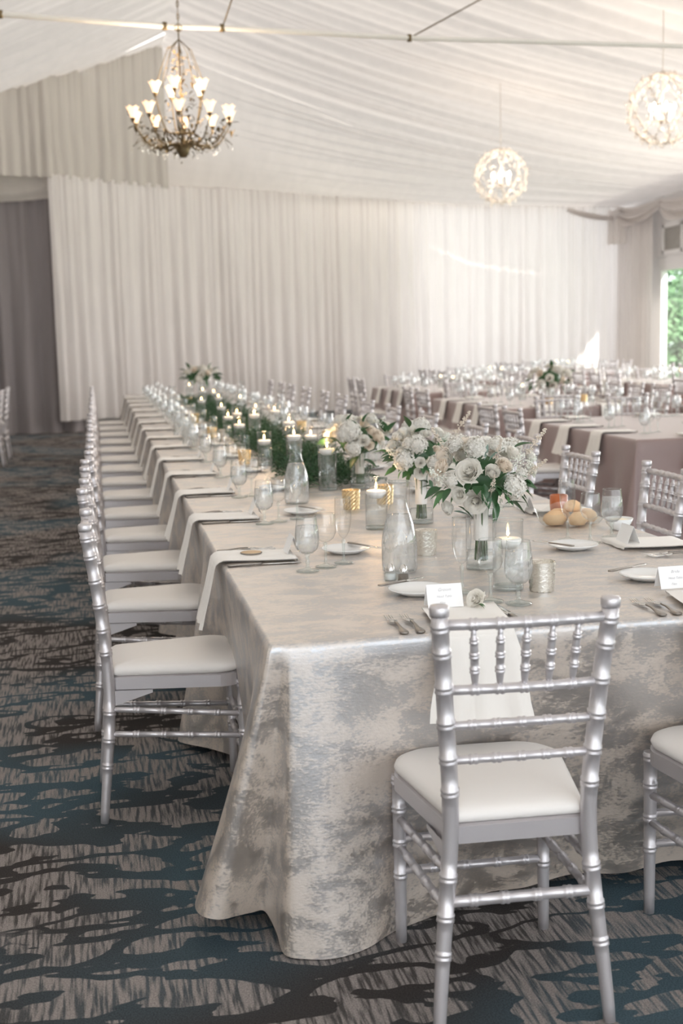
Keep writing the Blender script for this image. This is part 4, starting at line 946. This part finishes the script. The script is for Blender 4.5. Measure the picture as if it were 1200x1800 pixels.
place(V_mid, (4.62, 7.85, .7605), 0, 'clear cylinder vase at the near end of the nearest guest table', 'candle vases on guest tables')
place(FC, (4.62, 7.85, .7605 + .124), 0, 'lit floating candle at the near end of the nearest guest table', 'candles on guest tables')
# bread and butter on the right of the head table
t = root('butter_bowl', 'small white bowl of butter near the right table edge', 'bowl', (1.775, 4.08, .7605))
ob('bowl', MB().lathe([(0, .001), (.022, .001), (.026, .006), (.042, .022), (.05, .042), (.0485, .042), (.040, .024), (.02, .010), (0, .009)], 28).mesh('bowl', M_white), t)
ob('butter', MB().lathe([(0, .04), (.02, .040), (.036, .034), (.045, .034)], 20).mesh('butter', M_butter), t)
for k, (x, y, z, s) in enumerate([(1.60, 4.24, .785, .042), (1.67, 4.20, .785, .04), (1.73, 4.27, .785, .042), (1.64, 4.31, .785, .04), (1.67, 4.25, .825, .036)]):
    m_ = MB().lathe([(0, -.5), (.7, -.42), (1, -.05), (.85, .4), (.4, .68), (0, .74)], 14); m_.v = [(a * s * 1.1, b_ * s * .9, c * s) for a, b_, c in m_.v]
    tag(ob('bread_roll', m_.mesh('bread_roll', M_bread), None, (x, y, z), k), 'golden bread roll in the glass basket, %s' % ('left front', 'middle front', 'right front', 'at the back', 'on top')[k], 'bread', 'bread rolls')
t = root('bread_basket', 'shallow flared glass basket of bread rolls near the right edge', 'basket', (1.665, 4.25, .7605)); rows = []
for rr_, z in ((.10, .003), (.115, .02), (.135, .06)): rows.append([(rr_ * (1 + .06 * cos(4 * a)) * cos(a), rr_ * .75 * (1 + .06 * cos(4 * a)) * sin(a), z + (.012 * cos(4 * a) if z > .05 else 0)) for a in [2 * pi * k / 40 for k in range(40)]])
ob('glass', MB().grid(rows, True).mesh('basket_glass', M_thick), t)
t = root('amber_votive', 'amber coppery votive behind the bread rolls', 'votive', (1.72, 4.52, .7605))
ob('cup', MB().lathe([(0, .001), (.03, .001), (.034, .03), (.034, .075), (.031, .075), (.031, .01)], 20).mesh('amber_cup', M_copper), t); ob('tealight', MB().lathe([(0, .012), (.019, .012), (.019, .03), (0, .03)], 14).mesh('tealight', M_wax), t)

# ---------------------------------------------------------------- chandeliers
def chandelier(loc, ztop):
    t = root('brass_chandelier', 'leafy brass chandelier with tulip glass shades at the upper left', 'chandelier', loc)
    q = random.Random(2); H = ztop - loc[2]
    ch = MB(); n = int((H - .75) / .05)
    for i in range(n):
        z = .75 + .05 * i; a = (i % 2) * pi / 2; ch.tube([(.011 * cos(a) * cos(b_), .011 * sin(a) * cos(b_), z + .027 * sin(b_)) for b_ in [2 * pi * k / 8 for k in range(9)]], .003, 4, False)
    ch.tube([(0, 0, .75), (0, 0, H)], .003, 4)
    ob('chain', ch.mesh('chain', M_brass), t)
    ob('stem', MB().tube([(0, 0, -.2), (0, 0, .1), (0, 0, .75)], [.012, .008, .006], 8).mesh('stem', M_brass), t)
    ob('finial', MB().lathe([(0, -.30), (.03, -.295), (.055, -.25), (.06, -.21), (.045, -.18), (.02, -.17), (0, -.17)], 14).mesh('finial', M_brass), t)
    ob('loop', MB().tube([(.03 * cos(b_), 0, .76 + .03 * sin(b_)) for b_ in [2 * pi * k / 12 for k in range(13)]], .005, 5).mesh('loop', M_brass), t)
    rows = []
    for i in range(6):
        f = i / 5; rows.append([((.018 + .034 * f ** 1.4) * (1 + .13 * f * cos(6 * a)) * cos(a), (.018 + .034 * f ** 1.4) * (1 + .13 * f * cos(6 * a)) * sin(a), .09 * f + .008 * f * cos(6 * a)) for a in [2 * pi * k / 24 for k in range(24)]])
    shade = MB().grid(rows, True).mesh('shade', M_shade); bulb = MB().lathe([(0, .015), (.012, .022), (.018, .042), (.013, .06), (0, .068)], 10).mesh('bulb', M_glowbulb)
    cup = MB().lathe([(0, -.035), (.008, -.03), (.016, -.015), (.021, 0), (.018, .006), (0, .004)], 10).mesh('cup', M_brass)
    lf = leaf_mesh('chandelier_leaf', M_brass, .05, .011, .3)
    for tier, (cnt, rad, z, z0) in enumerate(((10, .42, -.02, -.19), (5, .215, .20, -.1))):
        for k in range(cnt):
            a = 2 * pi * (k + .3) / cnt + tier * .25; e = Vector((cos(a), sin(a), 0)); pts = []
            for i in range(9):
                f = i / 8; pts.append(e * rad * f + Vector((0, 0, z0 + (z - z0) * f ** 2.2 - .06 * sin(pi * f) + (.03 * sin(pi * 2 * f)))))
            ob('arm', MB().tube(pts, [.009 - .004 * i / 8 for i in range(9)], 6).mesh('arm', M_brass), t)
            p = pts[-1] + Vector((0, 0, .03))
            ob('cup', cup, t, p); ob('shade', shade, t, p); ob('bulb', bulb, t, p)
    lv = MB()
    base = leaf_mesh('tmp', M_brass, 1, .22, .3); bv = [tuple(x.co) for x in base.vertices]; bf = [tuple(p.vertices) for p in base.polygons]
    for k in range(420):
        a = q.uniform(0, 6.3); rr_ = q.uniform(.06, .45); z = -.20 + .15 * (rr_ / .42) ** 2 + q.gauss(0, .04)
        if k > 320: rr_ = q.uniform(.03, .2); z = q.uniform(-.05, .6); rr_ *= max(.3, 1 - z)
        p = Vector((rr_ * cos(a), rr_ * sin(a), z)); s = q.uniform(.035, .07)
        r3 = Matrix.Rotation(q.uniform(0, 6.3), 3, 'Z') @ Matrix.Rotation(q.uniform(-1, 1), 3, 'X'); lv.add([tuple(p + r3 @ (Vector(x) * s)) for x in bv], bf)
    for k in range(16):
        a = 2 * pi * k / 16; lv.tube([(.12 * cos(a), .12 * sin(a), -.19), (.27 * cos(a + .25), .27 * sin(a + .25), -.23), (.36 * cos(a + .1), .36 * sin(a + .1), -.14), (.42 * cos(a + .3), .42 * sin(a + .3), -.2)], .003, 4)
    for k in range(8):
        a = 2 * pi * k / 8; lv.tube([(.01 * cos(a), .01 * sin(a), .66), (.10 * cos(a), .10 * sin(a), .58), (.17 * cos(a + .1), .17 * sin(a + .1), .40), (.2 * cos(a), .2 * sin(a), .3)], .0035, 4)
    o = ob('metal_foliage', lv.mesh('metal_foliage', M_brass), t); o['kind'] = 'stuff'
    o = ob('crystal_drops', None, t); bpy.data.objects.remove(o)
    cr_ = MB()
    for k in range(60):
        a = q.uniform(0, 6.3); rr_ = q.uniform(.2, .46); cr_.lathe([(0, -.016), (.006, 0), (0, .012)], 5, (rr_ * cos(a), rr_ * sin(a), -.22 + q.uniform(-.04, .05)))
    o = ob('crystal_drops', cr_.mesh('crystal_drops', M_crystal, False), t); o['kind'] = 'stuff'
    l = bpy.data.lights.new('chandelier_light', 'POINT'); l.energy = 30; l.color = (1, .80, .58); l.shadow_soft_size = .35; lo = bpy.data.objects.new('chandelier_light', l); COL.objects.link(lo); lo.location = (loc[0], loc[1], loc[2] + .35)
    return t
chandelier((.825, 11.0, 3.30), 6.45)
def globe(loc, ztop, label, R_=.38):
    t = root('globe_chandelier', label, 'chandelier', loc, 0, 'crystal globe chandeliers'); q = random.Random(4)
    ob('cord', MB().tube([(0, 0, R_ * .2), (0, 0, ztop - loc[2] + .08)], .006, 5).mesh('cord', M_branch), t)
    ob('canopy', MB().lathe([(0, R_ + .03), (.03, R_ + .02), (.05, R_ - .01), (0, R_ - .02)], 12).mesh('canopy', M_branch), t)
    cg = MB(); bd = MB()
    for k in range(26):
        a = 2 * pi * k / 26; pts = []
        for i in range(13):
            f = -pi / 2 * .93 + pi * .93 * i / 12; w_ = .22 * sin(i * .9 + k * 1.7); r_ = R_ * (1 + .04 * sin(i * 2.1 + k)); pts.append((r_ * cos(f) * cos(a + w_), r_ * cos(f) * sin(a + w_), r_ * sin(f)))
        cg.tube(pts, .0045, 4)
        for i in range(1, 12):
            for e in range(2):
                p = Vector(pts[i]) * (1 + q.uniform(-.02, .07)) + Vector((q.gauss(0, .012), q.gauss(0, .012), q.gauss(0, .012))); s = q.uniform(.008, .015)
                bd.lathe([(0, -s * 1.9), (s, -s * .3), (s * .7, s * .8), (0, s * 1.2)], 5, p)
    ob('branch_cage', cg.mesh('branch_cage', M_branch), t)
    o = ob('crystal_beads', bd.mesh('crystal_beads', M_crystal, False), t); o['kind'] = 'stuff'
    hub = MB().lathe([(0, -.16), (.03, -.15), (.05, -.12), (.02, -.09), (.008, 0), (.006, R_)], 10)
    ob('hub', hub.mesh('hub', M_branch), t)
    cn = MB().lathe([(0, -.12), (.013, -.118), (.013, -.02), (0, -.015)], 10).mesh('candle_sleeve', M_wax); fb = MB().lathe([(0, -.015), (.014, .0), (.017, .018), (.010, .045), (0, .065)], 10).mesh('bulb', M_glowbulb)
    for k in range(6):
        a = 2 * pi * k / 6 + .4; p = (.13 * cos(a), .13 * sin(a), 0)
        ob('candle_sleeve', cn, t, p); ob('bulb', fb, t, p); ob('arm', MB().tube([(0, 0, -.12), (.07 * cos(a), .07 * sin(a), -.15), (.13 * cos(a), .13 * sin(a), -.12)], .005, 5).mesh('arm', M_branch), t)
    l = bpy.data.lights.new('globe_light', 'POINT'); l.energy = 16; l.color = (1, .84, .68); l.shadow_soft_size = .3; lo = bpy.data.objects.new('globe_light', l); COL.objects.link(lo); lo.location = (loc[0], loc[1], loc[2] + .05)
globe((5.96, 18.0, 3.74), 4.98, 'smaller crystal globe chandelier, further away')
globe((6.36, 13.5, 3.90), 5.05, 'larger crystal globe chandelier cut by the right edge')

# prototypes never placed
for p in (CH, GOB, WIN, FLU, PLA, FOR, KNI, BUT, CARD, CAR, V_mid, V_wide, V_tall, V_bq, FC, *NAP, *VOT.values()):
    if p.name not in USED: print('unused', p.name)
